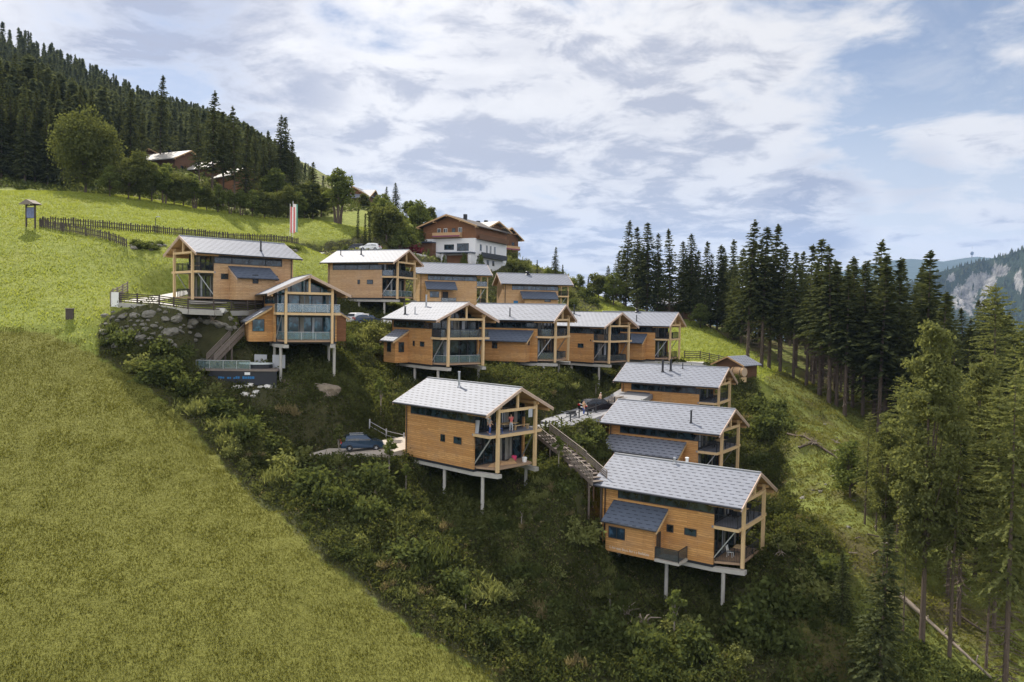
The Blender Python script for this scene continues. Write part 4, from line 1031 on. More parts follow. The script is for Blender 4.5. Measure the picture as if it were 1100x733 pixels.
for i, (px, py, Y, lab) in enumerate(((659, 433, 99.8, 'larger heap of pale sawn boards beside the black car'), (663, 429.5, 102.2, 'smaller heap of pale sawn boards at top of the ramp road'))):
    q = at(px, py, Y); o = MB(); r = random.Random(i)
    for k in range(7):
        a = r.uniform(-.25, .25); dx = r.uniform(-.4, .4); o.bar((-1.4+dx, k*.16-.5, .08+.09*(k % 3)), (1.4+dx, k*.16-.5+a, .1+.09*(k % 3)), .16, .05)
    o = o.build('board_pile', 'log'); o.location = tuple(q+[0, 0, .1]); o.rotation_euler = (0, 0, rad(35+20*i)); tag(o, lab, 'boards', 'sawn boards by the ramp road')

# ------------------------------------------------------------------ info sign, lamp, flags, signpost, stump box, shed
p = at(33, 243, 118); t = thing('info_sign', 'dark roofed information board standing alone on the left meadow', 'sign', p, rad(-18))
for s in (-1, 1): MB().box(s*.85-.09, s*.85+.09, -.09, .09, -.5, 3.1).build('post', 'fence', t)
MB().box(-.76, .76, -.05, .05, 1.15, 2.75).build('board', 'fence', t)
MB().box(-.7, .7, -.075, -.052, 1.2, 2.7).build('poster', 'poster', t)
MB().prism([(-1.6, -.7), (1.6, -.7), (1.6, .7), (-1.6, .7)], 0, .02)
MB().quad((-1.45, -.75, 3.2), (0, -.75, 3.85), (0, .75, 3.85), (-1.45, .75, 3.2)).quad((0, -.75, 3.85), (1.45, -.75, 3.2), (1.45, .75, 3.2), (0, .75, 3.85)).quad((-1.45, -.75, 3.1), (0, -.75, 3.75), (1.45, -.75, 3.1)).quad((-1.45, -.75, 3.1), (-1.45, -.75, 3.2), (0, -.75, 3.85), (0, -.75, 3.75)).quad((1.45, -.75, 3.1), (1.45, -.75, 3.2), (0, -.75, 3.85), (0, -.75, 3.75)).quad((-1.45, .75, 3.1), (0, .75, 3.75), (1.45, .75, 3.1)).build('roof', 'fence_grey', t)
MB().bar((-.85, 0, 3.05), (.85, 0, 3.05), .14).bar((0, 0, 3.05), (0, 0, 3.7), .12).build('crossbeam', 'fence', t)
p = hit(167, 251, 100); t = thing('street_lamp', 'thin dark street lamp behind the picket fence', 'street lamp', p)
MB().tube((0, 0, -.3), (0, 0, 2.5), .06, .05).tube((0, 0, 2.5), (.35, 0, 2.7), .04).build('pole', 'dark_steel', t); MB().box(.2, .75, -.13, .13, 2.66, 2.78).build('lamp_head', 'steel', t)
def flag(label, px, Y, cols, top_py, bot_py, base_py):
    p = at(px, base_py, Y); p[2] = min(p[2], float(gsample(p[0], p[1]))); top = at(px, top_py, Y)[2]-p[2]; bot = at(px, bot_py, Y)[2]-p[2]
    t = thing('flag', label, 'flag', p, rad(10), 'flags on white poles')
    MB().tube((0, 0, -.3), (0, 0, top+.5), .06, .045).build('flagpole', 'white', t)
    w = .27
    for i, mname in enumerate(cols):
        m = MB(); n = 10
        for k in range(n):
            z0 = top-(top-bot)*k/n; z1 = top-(top-bot)*(k+1)/n
            x0 = .06+i*w; x1 = x0+w; f = lambda x, z: .1*math.sin(x*4.5+z*.8)
            for th in (0, .012): m.quad((x0, f(x0, z0)+th, z0-x0*.12), (x1, f(x1, z0)+th, z0-x1*.12), (x1, f(x1, z1)+th, z1-x1*.12), (x0, f(x0, z1)+th, z1-x0*.12))
        m.build('cloth_stripe', mname, t)
flag('tall red and white striped flag above the upper road', 311.5, 152, ('red', 'flag_white', 'red'), 222, 250, 266)
flag('white and green flag right behind the red striped one', 314.5, 153.5, ('flag_white', 'flag_white', 'flag_green'), 219, 249, 266)
p = hit(393, 350, 100); t = thing('signpost', 'small white signboard on a thin post behind the parked cars', 'sign', p)
MB().tube((0, 0, -.2), (0, 0, 1.5), .035).build('post', 'steel', t); MB().box(-.4, .4, -.03, .03, 1.25, 1.75).build('board', 'white', t)
p = hit(75, 343.5, 70); t = thing('water_trough_box', 'dark wooden box on the meadow edge left of the terrace', 'box', p, rad(20))
MB().box(-.38, .38, -.38, .38, -.2, 1.05).build('body', 'fence', t); MB().box(-.45, .45, -.45, .45, 1.05, 1.13).build('lid', 'fence_grey', t)
# shed with dark roof beside the top right chalet
p = at(783, 402, 121); t = thing('shed', 'small dark shed with blue-grey gable roof behind the top right chalet', 'shed', p, rad(-135))
MB().box(-4.5, 0, -2.2, 2.2, -1.5, 1.5).prism_x([(-2.2, 1.5), (2.2, 1.5), (0, 2.55)], -4.5, -.01).build('wall', 'brown', t)
m = MB()
for s in (-1, 1): m.prism_x([(0, 2.75), (s*2.8, 1.45), (s*2.8, 1.33), (0, 2.63)], -5, .6)
m.build('roof', 'roof', t, uvf=lambda c: (c.x, (2.8-c.z)*2.2))
for s in (-1, 1): MB().prism_x([(0, 2.74), (s*2.82, 1.44), (s*2.82, 1.2), (0, 2.5)], .6, .68).build('bargeboard', 'soffit', t)
MB().box(.01, .06, -.5, .5, -1.0, 1.0).build('door', 'fence', t)
p = at(797, 407, 119); t = thing('barrel', 'large pale round wooden barrel lying beside the shed', 'barrel', p, rad(-52))
MB().chain([(-1.6, 0, 1.0), (-.8, 0, 1.0), (0, 0, 1.0), (.45, 0, 1.0)], [.70, .76, .76, .70], 18).build('staves', 'lattice', t)
MB().tube((.38, 0, 1.0), (.42, 0, 1.0), .69, k=18).build('barrel_head', 'pale_pink', t)
for x in (-1.2, .1): MB().tube((x-.05, 0, 1.0), (x+.05, 0, 1.0), .785, k=18, cap=False).build('hoop', 'dark_steel', t)
for x in (-1.3, .2): MB().box(x-.12, x+.12, -.7, .7, -.5, .22).build('cradle', 'timber', t)

# ------------------------------------------------------------------ lodge and farm houses
def gable_house(name, label, loc, hd, W, D, eave, rise, over, wallmat, roofmat, base=None, group=None, wins=(), balc=None, sidewins=(), front_over=1.0, cat='house', chim=(), low=1.5):
    """front gable faces local +X; W across Y"""
    t = thing(name, label, cat, loc, hd, group); hb = W/2
    zb = base[0] if base else -low
    if base: MB().box(-D, -.01, -hb+.05, hb-.05, -low, base[0]).build('ground_storey', base[1], t)
    MB().prism_x([(-hb, zb+.01), (hb, zb+.01), (hb, eave), (0, eave+rise*(hb/(hb+over))), (-hb, eave)], -D, 0).build('wall', wallmat, t)
    sl = rise/(hb+over); zr = eave+rise*(hb/(hb+over))+.35; ze = zr-rise
    m = MB()
    for s in (-1, 1): m.prism_x([(0, zr), (s*(hb+over), ze), (s*(hb+over), ze-.22), (0, zr-.22)], -D-.7, front_over)
    ro = m.build('roof', roofmat, t, uvf=lambda c: (c.x, (zr-c.z)/max(sl, .1)*math.sqrt(1+sl*sl)))
    for s in (-1, 1): MB().prism_x([(s*.01, zr+.03), (s*(hb+over+.03), ze+.02), (s*(hb+over+.03), ze-.3), (s*.01, zr-.32)], front_over, front_over+.08).build('bargeboard', 'lattice', ro)
    for yy in (-hb-over*.6, -hb*.5, 0, hb*.5, hb+over*.6): MB().box(-.02, front_over-.02, yy-.12, yy+.12, zr-abs(yy)*sl-.6, zr-abs(yy)*sl-.27).build('purlin', 'lattice', t)
    for (y0, y1, z0, z1, *r) in wins: window(t, 1, y0, y1, z0, z1, 'glass', r[0] if r else 2, r[1] if len(r) > 1 else 'frame', axis='a', at_=0.0)
    for (x0, x1, z0, z1, *r) in sidewins: window(t, 1, x0, x1, z0, z1, 'glass', r[0] if r else 2, r[1] if len(r) > 1 else 'frame', axis='b', at_=hb)
    if balc:
        y0, y1, z = balc
        MB().box(.01, 1.1, y0, y1, z-.15, z).build('balcony_floor', 'lattice', t)
        MB().box(1.02, 1.1, y0, y1, z, z+.95).box(.01, 1.0, y0, y0+.08, z, z+.95).box(.01, 1.0, y1-.08, y1, z, z+.95).build('balcony_parapet', 'lattice', t)
        MB().box(1.12, 1.32, y0+.1, y1-.1, z-.02, z+.25).build('flower_box', 'flowers', t)
    for (a, b_, h) in chim: MB().box(a-.35, a+.35, b_-.35, b_+.35, zr-abs(b_)*sl-.3, zr-abs(b_)*sl+h).build('chimney', 'dark', ro)
    return t
p = at(482, 284.5, 183); HL = rad(-114)
lo = gable_house('lodge', 'large lodge with white lower storeys and brown timber gable on the hilltop', p, HL, 13.6, 17, 8.6, 2.75, 1.0, 'red_brown', 'roof_brown', base=(5.95, 'plaster'), cat='lodge', balc=(-3.8, 3.4, 6.3), low=2.5, front_over=1.5,
   wins=[(-3.1, -2.2, 6.7, 8.3, 2, 'white_frame'), (-1.4, -.5, 6.7, 8.3, 2, 'white_frame'), (.7, 1.6, 6.6, 8.3, 1, 'frame'), (2.4, 3.3, 6.7, 8.4, 2, 'white_frame'), (-1.2, 1.3, 3.4, 4.6, 1), (2.1, 5.1, 3.1, 4.8, 4)],
   sidewins=[(-3.2, -2, 3.2, 4.8, 1, 'white_frame'), (-6.3, -5.3, 2.6, 4.8, 2, 'white_frame'), (-8.3, -7.3, 2.6, 4.8, 2, 'white_frame'), (-10.6, -9.6, 2.6, 4.8, 2, 'white_frame'), (-4, -3, .2, 1.4), (-7, -6, .2, 1.4), (-10, -9, .2, 1.4)], chim=[(-5, 1.5, 1.2), (-9, -2, 1.0)])
MB().prism_x([(-2.0, 2.7), (6.9, 2.7), (6.9, 2.45), (-2.0, 2.45)], .02, 2.4).build('canopy_roof', 'roof_dark', lo, uvf=lambda c: (c.y, c.x))
MB().box(.02, 2.0, 5.9, 6.6, -2.5, 2.44).build('garage_pier', 'plaster', lo); MB().box(.02, 2.0, -.9, -.4, -2.5, 2.44).build('garage_pier', 'plaster', lo); MB().box(.02, .2, -.35, 5.85, -2.4, 2.1).build('garage_door', 'red_brown', lo)
MB().box(-15, -1, 6.72, 7.9, 1.75, 2.0).build('side_balcony', 'dark', lo); MB().box(-15, -1, 7.82, 7.9, 2.0, 2.85).build('side_balcony_railing', 'dark', lo); MB().box(-16.5, -.5, 6.72, 7.6, 5.75, 5.95).box(-16.5, -.5, 7.55, 7.62, 5.95, 6.9).build('side_gallery', 'brown', lo)
MB().prism_x([(-11.2, 5.2), (-3.4, 5.2), (-3.4, 4.95), (-11.2, 4.95)], -4, 2.2).build('porch_roof', 'roof_dark', lo, uvf=lambda c: (c.y, c.x)); MB().box(-4, 1.5, -10.6, -3.4, 1.5, 4.9).build('porch_wall', 'brown', lo)
for yy in (-10.8, -7.2): MB().box(1.8, 2.0, yy-.1, yy+.1, .5, 4.95).build('porch_post', 'lattice', lo)
gable_house('lodge_wing', 'brown side wing with pale roof directly right of the white lodge', at(532, 284, 194.5), rad(-38), 8.5, 13, 8.1, 2.4, 1.0, 'brown', 'roof_farm', cat='lodge wing', group='timber wings of the lodge', low=2, wins=[(-2.6, -1.6, 5.8, 7.2), (1.4, 2.4, 5.8, 7.2), (-2.6, -1.6, 2.6, 4.2), (1.4, 2.4, 2.6, 4.2)], balc=(-3.8, 3.8, 4.9), chim=[(-4, 1, 1.0), (-6.5, 1, 1.0)])
gable_house('lodge_wing', 'rearmost brown gabled wing at right end of the lodge', at(546, 284, 209), rad(-42), 7.5, 12, 6.9, 3.0, 1.2, 'brown', 'roof_brown', cat='lodge wing', group='timber wings of the lodge', low=2, wins=[(-2.2, -1.2, 4.6, 5.8), (1.2, 2.2, 4.6, 5.8), (-2.2, -1.2, 1.8, 3.0)], balc=(-3.3, 3.3, 3.8))
gable_house('farmhouse', 'farmhouse with broad pale roof among trees on the upper left slope', at(203, 189, 229), rad(-25), 10, 17, 4.2, 3.2, 1.1, 'brown', 'roof_farm', group='farmhouses on the upper left slope', wins=[(-3, -2, 1, 2.4), (1.5, 2.5, 1, 2.4)], low=4, chim=[(-8, .5, 1.0)])
gable_house('farmhouse', 'dark-roofed farmhouse left of the broad pale roof', at(160, 181, 236), rad(-70), 11, 12, 2.9, 3.0, 1.3, 'brown', 'roof_brown', group='farmhouses on the upper left slope', low=4, wins=[(-2.5, -1.5, .8, 2), (1.5, 2.5, .8, 2)])
gable_house('farmhouse', 'small pale-roofed house half hidden behind two tall spruces', at(236, 195, 224), rad(-30), 7, 9, 3.3, 2.6, .8, 'brown', 'roof_farm', group='farmhouses on the upper left slope', low=4)
gable_house('farmhouse', 'reddish gabled house with pale roof, lowest of the upper left farmhouses', at(266, 201, 214), rad(-42), 8.5, 10, 2.7, 2.9, .9, 'red_brown', 'roof_farm', group='farmhouses on the upper left slope', low=3, wins=[(-1, 0, .8, 2)])
gable_house('farmhouse', 'long brown barn with grey roof on the skyline left of the lodge', at(380, 226, 245), rad(-105), 9, 12, 4.4, 3.0, .9, 'red_brown', 'roof', group='farmhouses on the upper left slope', low=3, wins=[(-1.5, -.5, 1.5, 2.8)])
gable_house('farmhouse', 'grey roofed wing right behind the barn on the skyline', at(400, 226, 247), rad(-10), 9, 9, 3.4, 3.0, .9, 'brown', 'roof', group='farmhouses on the upper left slope', low=3)
gable_house('hut', 'tiny white-roofed hut between forest trunks behind the right meadow', at(733, 336, 176), rad(-60), 5, 6, 1.6, 1.4, .6, 'brown', 'roof', cat='hut', low=2)
# white garden wall near the upper chalets

# ------------------------------------------------------------------ vegetation
def spruce(name, h, R, base, seed, leaf='spruce', droop=.35, dens=1.0, size=.5, dead=0.0, bark='bark', trunk_r=None, gap=.5, taper=.8):
    """returns (trunk mesh, crown mesh)"""
    r = random.Random(seed); rng = np.random.default_rng(seed)
    cen, dr, ln, wd, tn = [], [], [], [], []
    zb = h*base; z = zb
    tb = MB(); tr = trunk_r or h*.0082
    lean = (r.uniform(-.02, .02)*h, r.uniform(-.02, .02)*h)
    cl = lambda z: (lean[0]*(z/h)**2, lean[1]*(z/h)**2)
    tb.chain([(*cl(q), q) for q in (-1.0, 0, h*.1, h*.35, h*.65, h*.9, h)], [tr*1.25, tr*1.2, tr, tr*.8, tr*.5, tr*.18, .01], 7)
    while z < h*.99:
        f = (z-zb)/(h-zb)
        prof = R*(1-f)**taper*(min(1, .55+f*3.0)) + .12
        n = max(4, int(round((5+4*(1-f))*dens)))
        a0 = r.uniform(0, 6.28)
        for k in range(n):
            a = a0+2*PI*k/n+r.uniform(-.35, .35); L = prof*r.choice((.55, .75, .9, 1.0, 1.0, 1.12))*r.uniform(.85, 1.1)
            if r.random() < gap*.25: continue
            dz = -droop*L*(1-f*1.3)+r.uniform(-.12, .12)*L
            st = max(2, int(L/(size*.62)))
            cx, cy = cl(z); zj = z+r.uniform(-.3, .3)*size
            for i in range(st):
                s = (i+.6)/st; c = np.array([cx+math.cos(a)*L*s, cy+math.sin(a)*L*s, zj+dz*s*s+.06*L*s])
                m = 3 if s > .3 else 1
                for j in range(m):
                    sp = size*.5*(1-.4*s)
                    cen.append(c+np.array([r.gauss(0, sp*.55), r.gauss(0, sp*.55), r.gauss(0, sp*.3)-sp*.25]))
                    la = a+r.choice((-1, 1))*r.uniform(.2, 1.1)
                    dr.append((math.cos(la), math.sin(la), dz/L-r.uniform(.1, .7)*(1-f)))
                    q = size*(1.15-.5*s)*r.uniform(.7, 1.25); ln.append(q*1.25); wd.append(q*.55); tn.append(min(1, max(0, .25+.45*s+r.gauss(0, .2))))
        z += (.17+.010*h)*(.6+.5*(1-f))*r.uniform(.8, 1.2)*min(1.6, size/.45)
    for i in range(26):      # leader
        zz = h*(1-.045*i/26); cen.append(np.array([*cl(zz), zz])+rng.normal(size=3)*.08); dr.append((r.uniform(-1, 1), r.uniform(-1, 1), r.uniform(-.2, .8))); ln.append(.4*size/.5); wd.append(.16*size/.5); tn.append(.6)
    if dead:
        for i in range(int(dead*45)):
            zz = r.uniform(h*.08, zb*1.02); a = r.uniform(0, 6.28); L = r.uniform(.4, 1.5)
            tb.bar((*cl(zz), zz), (cl(zz)[0]+math.cos(a)*L, cl(zz)[1]+math.sin(a)*L, zz-L*r.uniform(.0, .5)), .05)
    V = rhombi(np.array(cen), np.array(dr, float), np.array(ln), np.array(wd), rng)
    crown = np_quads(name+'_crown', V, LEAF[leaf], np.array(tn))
    me = bpy.data.meshes.new(name+'_trunk'); me.from_pydata(tb.v, [], tb.f); me.materials.append(M[bark]); me.update()
    return me, crown

def broadleaf(name, h, R, base, seed, leaf='broad', n=5200, size=.34, lobes=26, bark='bark', stems=1, squash=1.0, tall=False, tr=None, lr=(.24, .42)):
    r = random.Random(seed); rng = np.random.default_rng(seed)
    tb = MB(); tr = tr or h*.018; hc = h*(1-base); zc = h*base+hc*.5
    lob = []
    for i in range(lobes):
        while True:
            q = np.array([r.uniform(-1, 1), r.uniform(-1, 1), r.uniform(-1, 1)])
            if .25 < np.linalg.norm(q) < 1: break
        wz = 1-(.62 if tall else .35)*max(0, q[2])-(.3 if tall else 0)*max(0, -q[2]); c = np.array([q[0]*R*.72*wz, q[1]*R*.72*wz, zc+q[2]*hc*(.49 if tall else .42)]); lob.append((c, R*r.uniform(*lr)))
    for s in range(stems):
        a = s*2*PI/max(1, stems); o = (.35*math.cos(a)*(stems > 1), .35*math.sin(a)*(stems > 1))
        top = (o[0]*3, o[1]*3, h*base+hc*.35)
        tb.chain([(o[0], o[1], -.8), (o[0], o[1], 0), (o[0]*1.6, o[1]*1.6, h*base), top], [tr*1.4, tr*1.15, tr*.8, tr*.5], 7)
    if tall: tb.chain([(0, 0, h*base*.9), (.1, .1, h*.6), (0, .2, h*.93)], [tr*.82, tr*.5, tr*.12], 7)
    for c, rr in lob[:14]:
        s0 = (0, 0, h*base*(.8)+hc*.15); tb.chain([s0, tuple((np.array(s0)+c)/2+[0, 0, .3]), tuple(c)], [tr*.45, tr*.3, tr*.12], 5)
    per = n//lobes; cs, ts = [], []
    for c, rr in lob:
        d = rng.normal(size=(per, 3)); d /= np.linalg.norm(d, axis=1, keepdims=True)
        rad_ = rr*np.clip(rng.normal(.88, .2, size=per), .2, 1.35); p = c+d*rad_[:, None]*np.array([1, 1, .8*squash]); cs.append(p)
        ts.append(np.clip(rng.normal(.5, .22, size=per), 0, 1))
    cs = np.concatenate(cs); k = len(cs); s = size*rng.uniform(.6, 1.3, k)
    dirs = rng.normal(size=(k, 3)); dirs[:, 2] -= .3
    V = rhombi(cs, dirs, s*1.25, s*.8, rng)
    crown = np_quads(name+'_crown', V, LEAF[leaf], np.concatenate(ts))
    me = bpy.data.meshes.new(name+'_trunk'); me.from_pydata(tb.v, [], tb.f); me.materials.append(M[bark]); me.update()
    return me, crown

def bush_mesh(name, seed, leaf='bush', n=850, size=.17, R=1.0, h=1.3, lobes=9, spiky=False):
    r = random.Random(seed); rng = np.random.default_rng(seed); cs, ds, ts = [], [], []
    for i in range(lobes):
        a = r.uniform(0, 6.28); q = R*.7*math.sqrt(r.random()); hh = h*r.uniform(.45, 1)*(1-.45*q/R)
        c = np.array([q*math.cos(a), q*math.sin(a), hh*.55]); k = n//lobes
        d = rng.normal(size=(k, 3)); d /= np.linalg.norm(d, axis=1, keepdims=True)
        rr = R*r.uniform(.3, .5); p = c+d*np.array([rr, rr, hh*.5])*np.clip(rng.normal(.85, .38, size=(k, 1)), .1, 1.9)
        p[:, 2] = np.maximum(p[:, 2], .02); cs.append(p); dd = d*.6+rng.normal(size=(k, 3))*.7
        if spiky: dd[:, 2] += 1.6
        ds.append(dd); ts.append(np.clip(rng.normal(.35+.3*r.random(), .18, size=k), 0, 1))
    cs = np.concatenate(cs); ds = np.concatenate(ds); k = len(cs); s = size*rng.uniform(.6, 1.4, k)
    return np_quads(name, rhombi(cs, ds, s*(2.2 if spiky else 1.3), s*(.4 if spiky else .75), rng), LEAF[leaf], np.concatenate(ts))

def put_tree(name, meshes, label, cat, loc, scale, rz, group, sxy=None):
    t = thing(name, label, cat, loc, rz, group); t.scale = ((sxy or scale), (sxy or scale), scale)
    link('trunk', meshes[0], t); link('crown', meshes[1], t); return t

# prototype meshes, all about 25 m tall
SPR = [spruce('spruce', 25, 3.6, .08, 1, size=.62), spruce('spruce', 25, 3.2, .22, 2, dead=.6, size=.6), spruce('spruce', 25, 3.0, .38, 3, dead=1.2, size=.6), spruce('spruce', 25, 3.3, .32, 4, dead=1.0, gap=.9, size=.6), spruce('spruce', 25, 3.9, .12, 5, droop=.5, size=.62), spruce('spruce', 25, 2.5, .42, 6, dead=1.4, gap=1.0, size=.58)]
LAR = [spruce('larch', 27, 4.7, .26, 21, 'larch', droop=.3, dens=.85, size=.36, dead=1.0, gap=1.3, taper=.36), spruce('larch', 27, 3.9, .34, 22, 'larch', droop=.4, dens=.8, size=.36, dead=1.3, gap=1.5, taper=.42), spruce('larch', 27, 4.0, .42, 23, 'larch', droop=.4, dens=.75, size=.36, dead=1.6, gap=1.6, taper=.4)]
THIN = [spruce('slim_spruce', 12, 1.15, .03, 31, size=.4, dens=.9, droop=.3), spruce('slim_spruce', 10, 1.5, .03, 32, size=.4)]
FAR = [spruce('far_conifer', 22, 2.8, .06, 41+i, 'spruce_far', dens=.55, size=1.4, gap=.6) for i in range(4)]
BRO = [broadleaf('broadleaf', 15, 5.2, .06, 51, n=7000, size=.46, lobes=34), broadleaf('broadleaf', 11, 3.6, .06, 52, 'broad', n=5200, size=.40, lobes=30), broadleaf('broadleaf', 11, 2.6, .25, 53, 'broad_pale', n=3600, size=.34, stems=3), broadleaf('broadleaf', 8, 2.6, .08, 54, 'broad_pale', n=3200, size=.3)]
BIG = broadleaf('big_broadleaf', 19, 8.3, .06, 57, n=15000, size=.46, lobes=60)
LFY = [broadleaf('leafy_larch', 27, 4.3, .22, 63, 'larch', n=21000, size=.26, lobes=170, tall=True, squash=.75, tr=.24, lr=(.14, .26)), broadleaf('leafy_larch', 27, 3.3, .30, 64, 'larch', n=13500, size=.26, lobes=130, tall=True, squash=.75, tr=.2, lr=(.14, .28))]
SAP = [broadleaf('sapling', 4, 1.0, .3, 61, 'broad_pale', n=700, size=.2, lobes=10, bark='bark_pale'), broadleaf('sapling', 3.2, .8, .25, 62, 'broad', n=600, size=.2, lobes=9, bark='bark_pale')]

# right-hand forest: skyline that the tops follow, trees at the edge by hand
def skyline(px):
    return float(np.interp(px, [600, 630, 645, 660, 668, 690, 715, 735, 755, 775, 790, 803, 825, 845, 868, 890, 905, 938, 955, 975, 993, 1003, 1015, 1045, 1066, 1085, 1110],
        [305, 297, 288, 266, 240, 240, 246, 262, 270, 266, 262, 238, 240, 268, 264, 262, 280, 258, 272, 272, 270, 300, 312, 318, 303, 325, 335]))
rt = random.Random(19)
placed = []
def forest_tree(px, base_py, Y, top_py, kind, label, group, lean=0):
    p = at(px, base_py, Y); p[2] = float(gsample(p[0], p[1])); 
    top = at(px, top_py, Y)[2]; h = top-p[2]
    proto, ref = kind; s = h/ref
    placed.append((p[0], p[1]))
    return put_tree('broadleaf_tree' if proto is BRO[3] else 'larch' if proto in LAR+LFY else 'spruce', proto, label, 'tree', p-[0, 0, .2], s, rt.uniform(0, 6.28), group, sxy=s*(rt.uniform(.82, 1.0) if proto in LAR+LFY else rt.uniform(1.25, 1.6)))
GR = 'conifers of the forest right of the chalets'
edge_trees = [
 (672, 331, 186, 236, SPR[0], 'tallest dark spruce at the left tip of the right-hand forest'), (684, 334, 180, 243, SPR[1], 'second dark spruce from the left tip of the right-hand forest'), (695, 336, 177, 238, SPR[4], 'pointed spruce third from the left tip of the right-hand forest'),
 (706, 338, 175, 250, SPR[0], 'spruce above the gable of the rightmost middle-row chalet'), (719, 341, 172, 245, SPR[1], 'tall narrow spruce behind the rightmost middle-row chalet'), (733, 343, 172, 258, SPR[4], 'broad spruce in front of the tiny white-roofed hut'),
 (749, 347, 170, 268, SPR[1], None), (763, 351, 168, 272, SPR[0], None), (776, 357, 166, 264, SPR[4], None),
 (803, 390, 139, 236, SPR[3], 'very tall spruce with ragged top and bare trunk at the meadow edge'), (818, 392, 138, 243, SPR[2], 'tall bare-trunked spruce right of the ragged-topped one'), (826, 394, 140, 240, SPR[1], None), (838, 398, 138, 262, SPR[3], None),
 (852, 410, 134, 270, SPR[2], None), (866, 424, 130, 262, SPR[5], 'slender spruce with long bare trunk halfway along the forest edge'), (880, 434, 126, 256, SPR[2], None), (890, 444, 122, 262, SPR[3], None), (898, 450, 122, 284, SPR[5], None), (907, 458, 119, 292, SPR[2], None),
 (915, 452, 124, 275, SPR[5], None), (926, 462, 121, 280, SPR[3], None), (938, 464, 122, 256, SPR[4], 'tall pointed spruce rising above the forest behind the pale larch'), (950, 470, 118, 272, SPR[1], None), (962, 470, 120, 278, SPR[2], None),
 (992, 480, 112, 268, SPR[4], 'dark spruce with blunt top left of the cliff'), (1004, 500, 104, 312, SPR[1], None), (1022, 520, 96, 352, SPR[0], 'small dark spruce top right of the pale larch'), (1064, 540, 90, 302, LAR[0], 'greenish larch standing in front of the cliff at right'), (1085, 560, 84, 352, SPR[4], None), (1098, 580, 80, 385, LAR[1], None), (1045, 560, 88, 380, SPR[1], None),
 (978, 560, 84, 420, SPR[0], None),
]
for px, py, Y, tp, proto, lab in edge_trees:
    ref = 27 if proto in LAR else 25
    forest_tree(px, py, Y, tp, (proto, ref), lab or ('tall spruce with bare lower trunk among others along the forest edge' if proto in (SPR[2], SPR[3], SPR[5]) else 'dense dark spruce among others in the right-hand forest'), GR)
near_larch = [(742, 345, 171, 250, SPR[4], 'broad spruce behind the tiny hut left of the round pale tree'), (757, 352, 168, 258, SPR[1], 'tall spruce behind the left round pale tree'), (770, 356, 166, 262, SPR[0], 'full dark spruce between the two round pale trees'), (786, 364, 162, 256, SPR[1], 'tall dark spruce behind the right round pale tree'), (796, 372, 156, 266, SPR[4], 'wide dark spruce just left of the ragged very tall spruce'), (1018, 640, 70, 395, LAR[1], 'feathery larch crown between the big pale larch and its right neighbour'), (1090, 610, 74, 340, LAR[0], 'tall feathery larch near the right edge before the cliff'), (940, 600, 76, 470, LAR[0], 'low feathery larch filling left side of the big pale larch'), (970, 690, 63, 560, LAR[2], 'young larch at the foot of the big pale larch'), (1060, 700, 61, 540, LAR[2], 'young larch beside the lower end of the fallen log'), (912, 560, 84, 470, BRO[3], 'pale young broadleaf at the edge of the cleared strip'),
 (1020, 700, 62, 450, LAR[2], 'sparse larch just right of the big pale larch trunk'), (1068, 665, 66, 410, LAR[0], 'full larch at the right edge above the fallen log'), (1105, 700, 62, 360, LFY[0], 'larch cut off by the right edge of the view'), (928, 590, 78, 440, LAR[1], 'slim larch standing left at the edge of the cleared strip'), (975, 600, 76, 455, SPR[1], 'dark spruce behind the thinner larch'), (1090, 640, 70, 430, SPR[4], 'dense dark spruce near the right edge of the view'), (1035, 600, 78, 420, SPR[1], 'mid-height dark spruce behind the straight bare larch trunk'), (1000, 545, 88, 430, LAR[1], 'faint larch deep behind the big pale larch'),
 (990, 697, 63, 330, LFY[0], 'big pale green larch standing foremost at right, tallest crown'), (948, 640, 67, 428, LFY[1], 'thinner larch with dark trunk left of the big pale larch'), (963, 612, 73, 400, LAR[1], 'slim larch just behind left side of the big pale larch'), (1047, 622, 72, 362, LFY[1], 'larch with straight bare trunk right of the big pale larch'),
   (1080, 735, 57, 395, LAR[1], 'larch trunk cut by the lower right corner of the view'), (945, 733, 58, 560, SPR[0], 'short dark spruce at the bottom left of the fallen log'), (1012, 590, 79, 440, SPR[3], 'dark spruce between the two bare larch trunks'), (1030, 655, 66, 470, SPR[5], 'thin young spruce behind the fallen log'), (905, 660, 64, 590, SPR[0], 'little spruce at the foot of the slope right of the lowest chalet')]
for px, py, Y, tp, proto, lab in near_larch:
    forest_tree(px, py, Y, tp, (proto, 8 if proto is BRO[3] else 27 if proto in LAR+LFY else 25), lab, GR)
n = 0
for _ in range(6000):
    if n >= 175: break
    Y = rt.uniform(100, 215); px = rt.uniform(640, 1170)
    p = at(px, 350, Y); x, y = p[0], p[1]
    # keep behind the edge of the forest
    ex = np.interp(Y, [100, 112, 120, 130, 138, 148, 160, 170, 185, 200, 215], [56, 52, 49, 46, 45, 49, 42, 38, 29, 22, 18])
    if x < ex+1.5: continue
    if any((x-q[0])**2+(y-q[1])**2 < 2.9**2 for q in placed): continue
    z = float(gsample(x, y)); tp = skyline(px)+rt.uniform(4, 70); h = at(px, tp, Y)[2]-z
    if not 9 < h < 31: continue
    s = h/25; placed.append((x, y)); n += 1
    proto = rt.choice(SPR+[SPR[2], SPR[3]])
    put_tree('spruce', proto, 'tall dark spruce deep inside the forest at right', 'tree', (x, y, z-.2), s, rt.uniform(0, 6.28), 'spruces inside the right-hand forest', sxy=s*rt.uniform(1.2, 1.7))
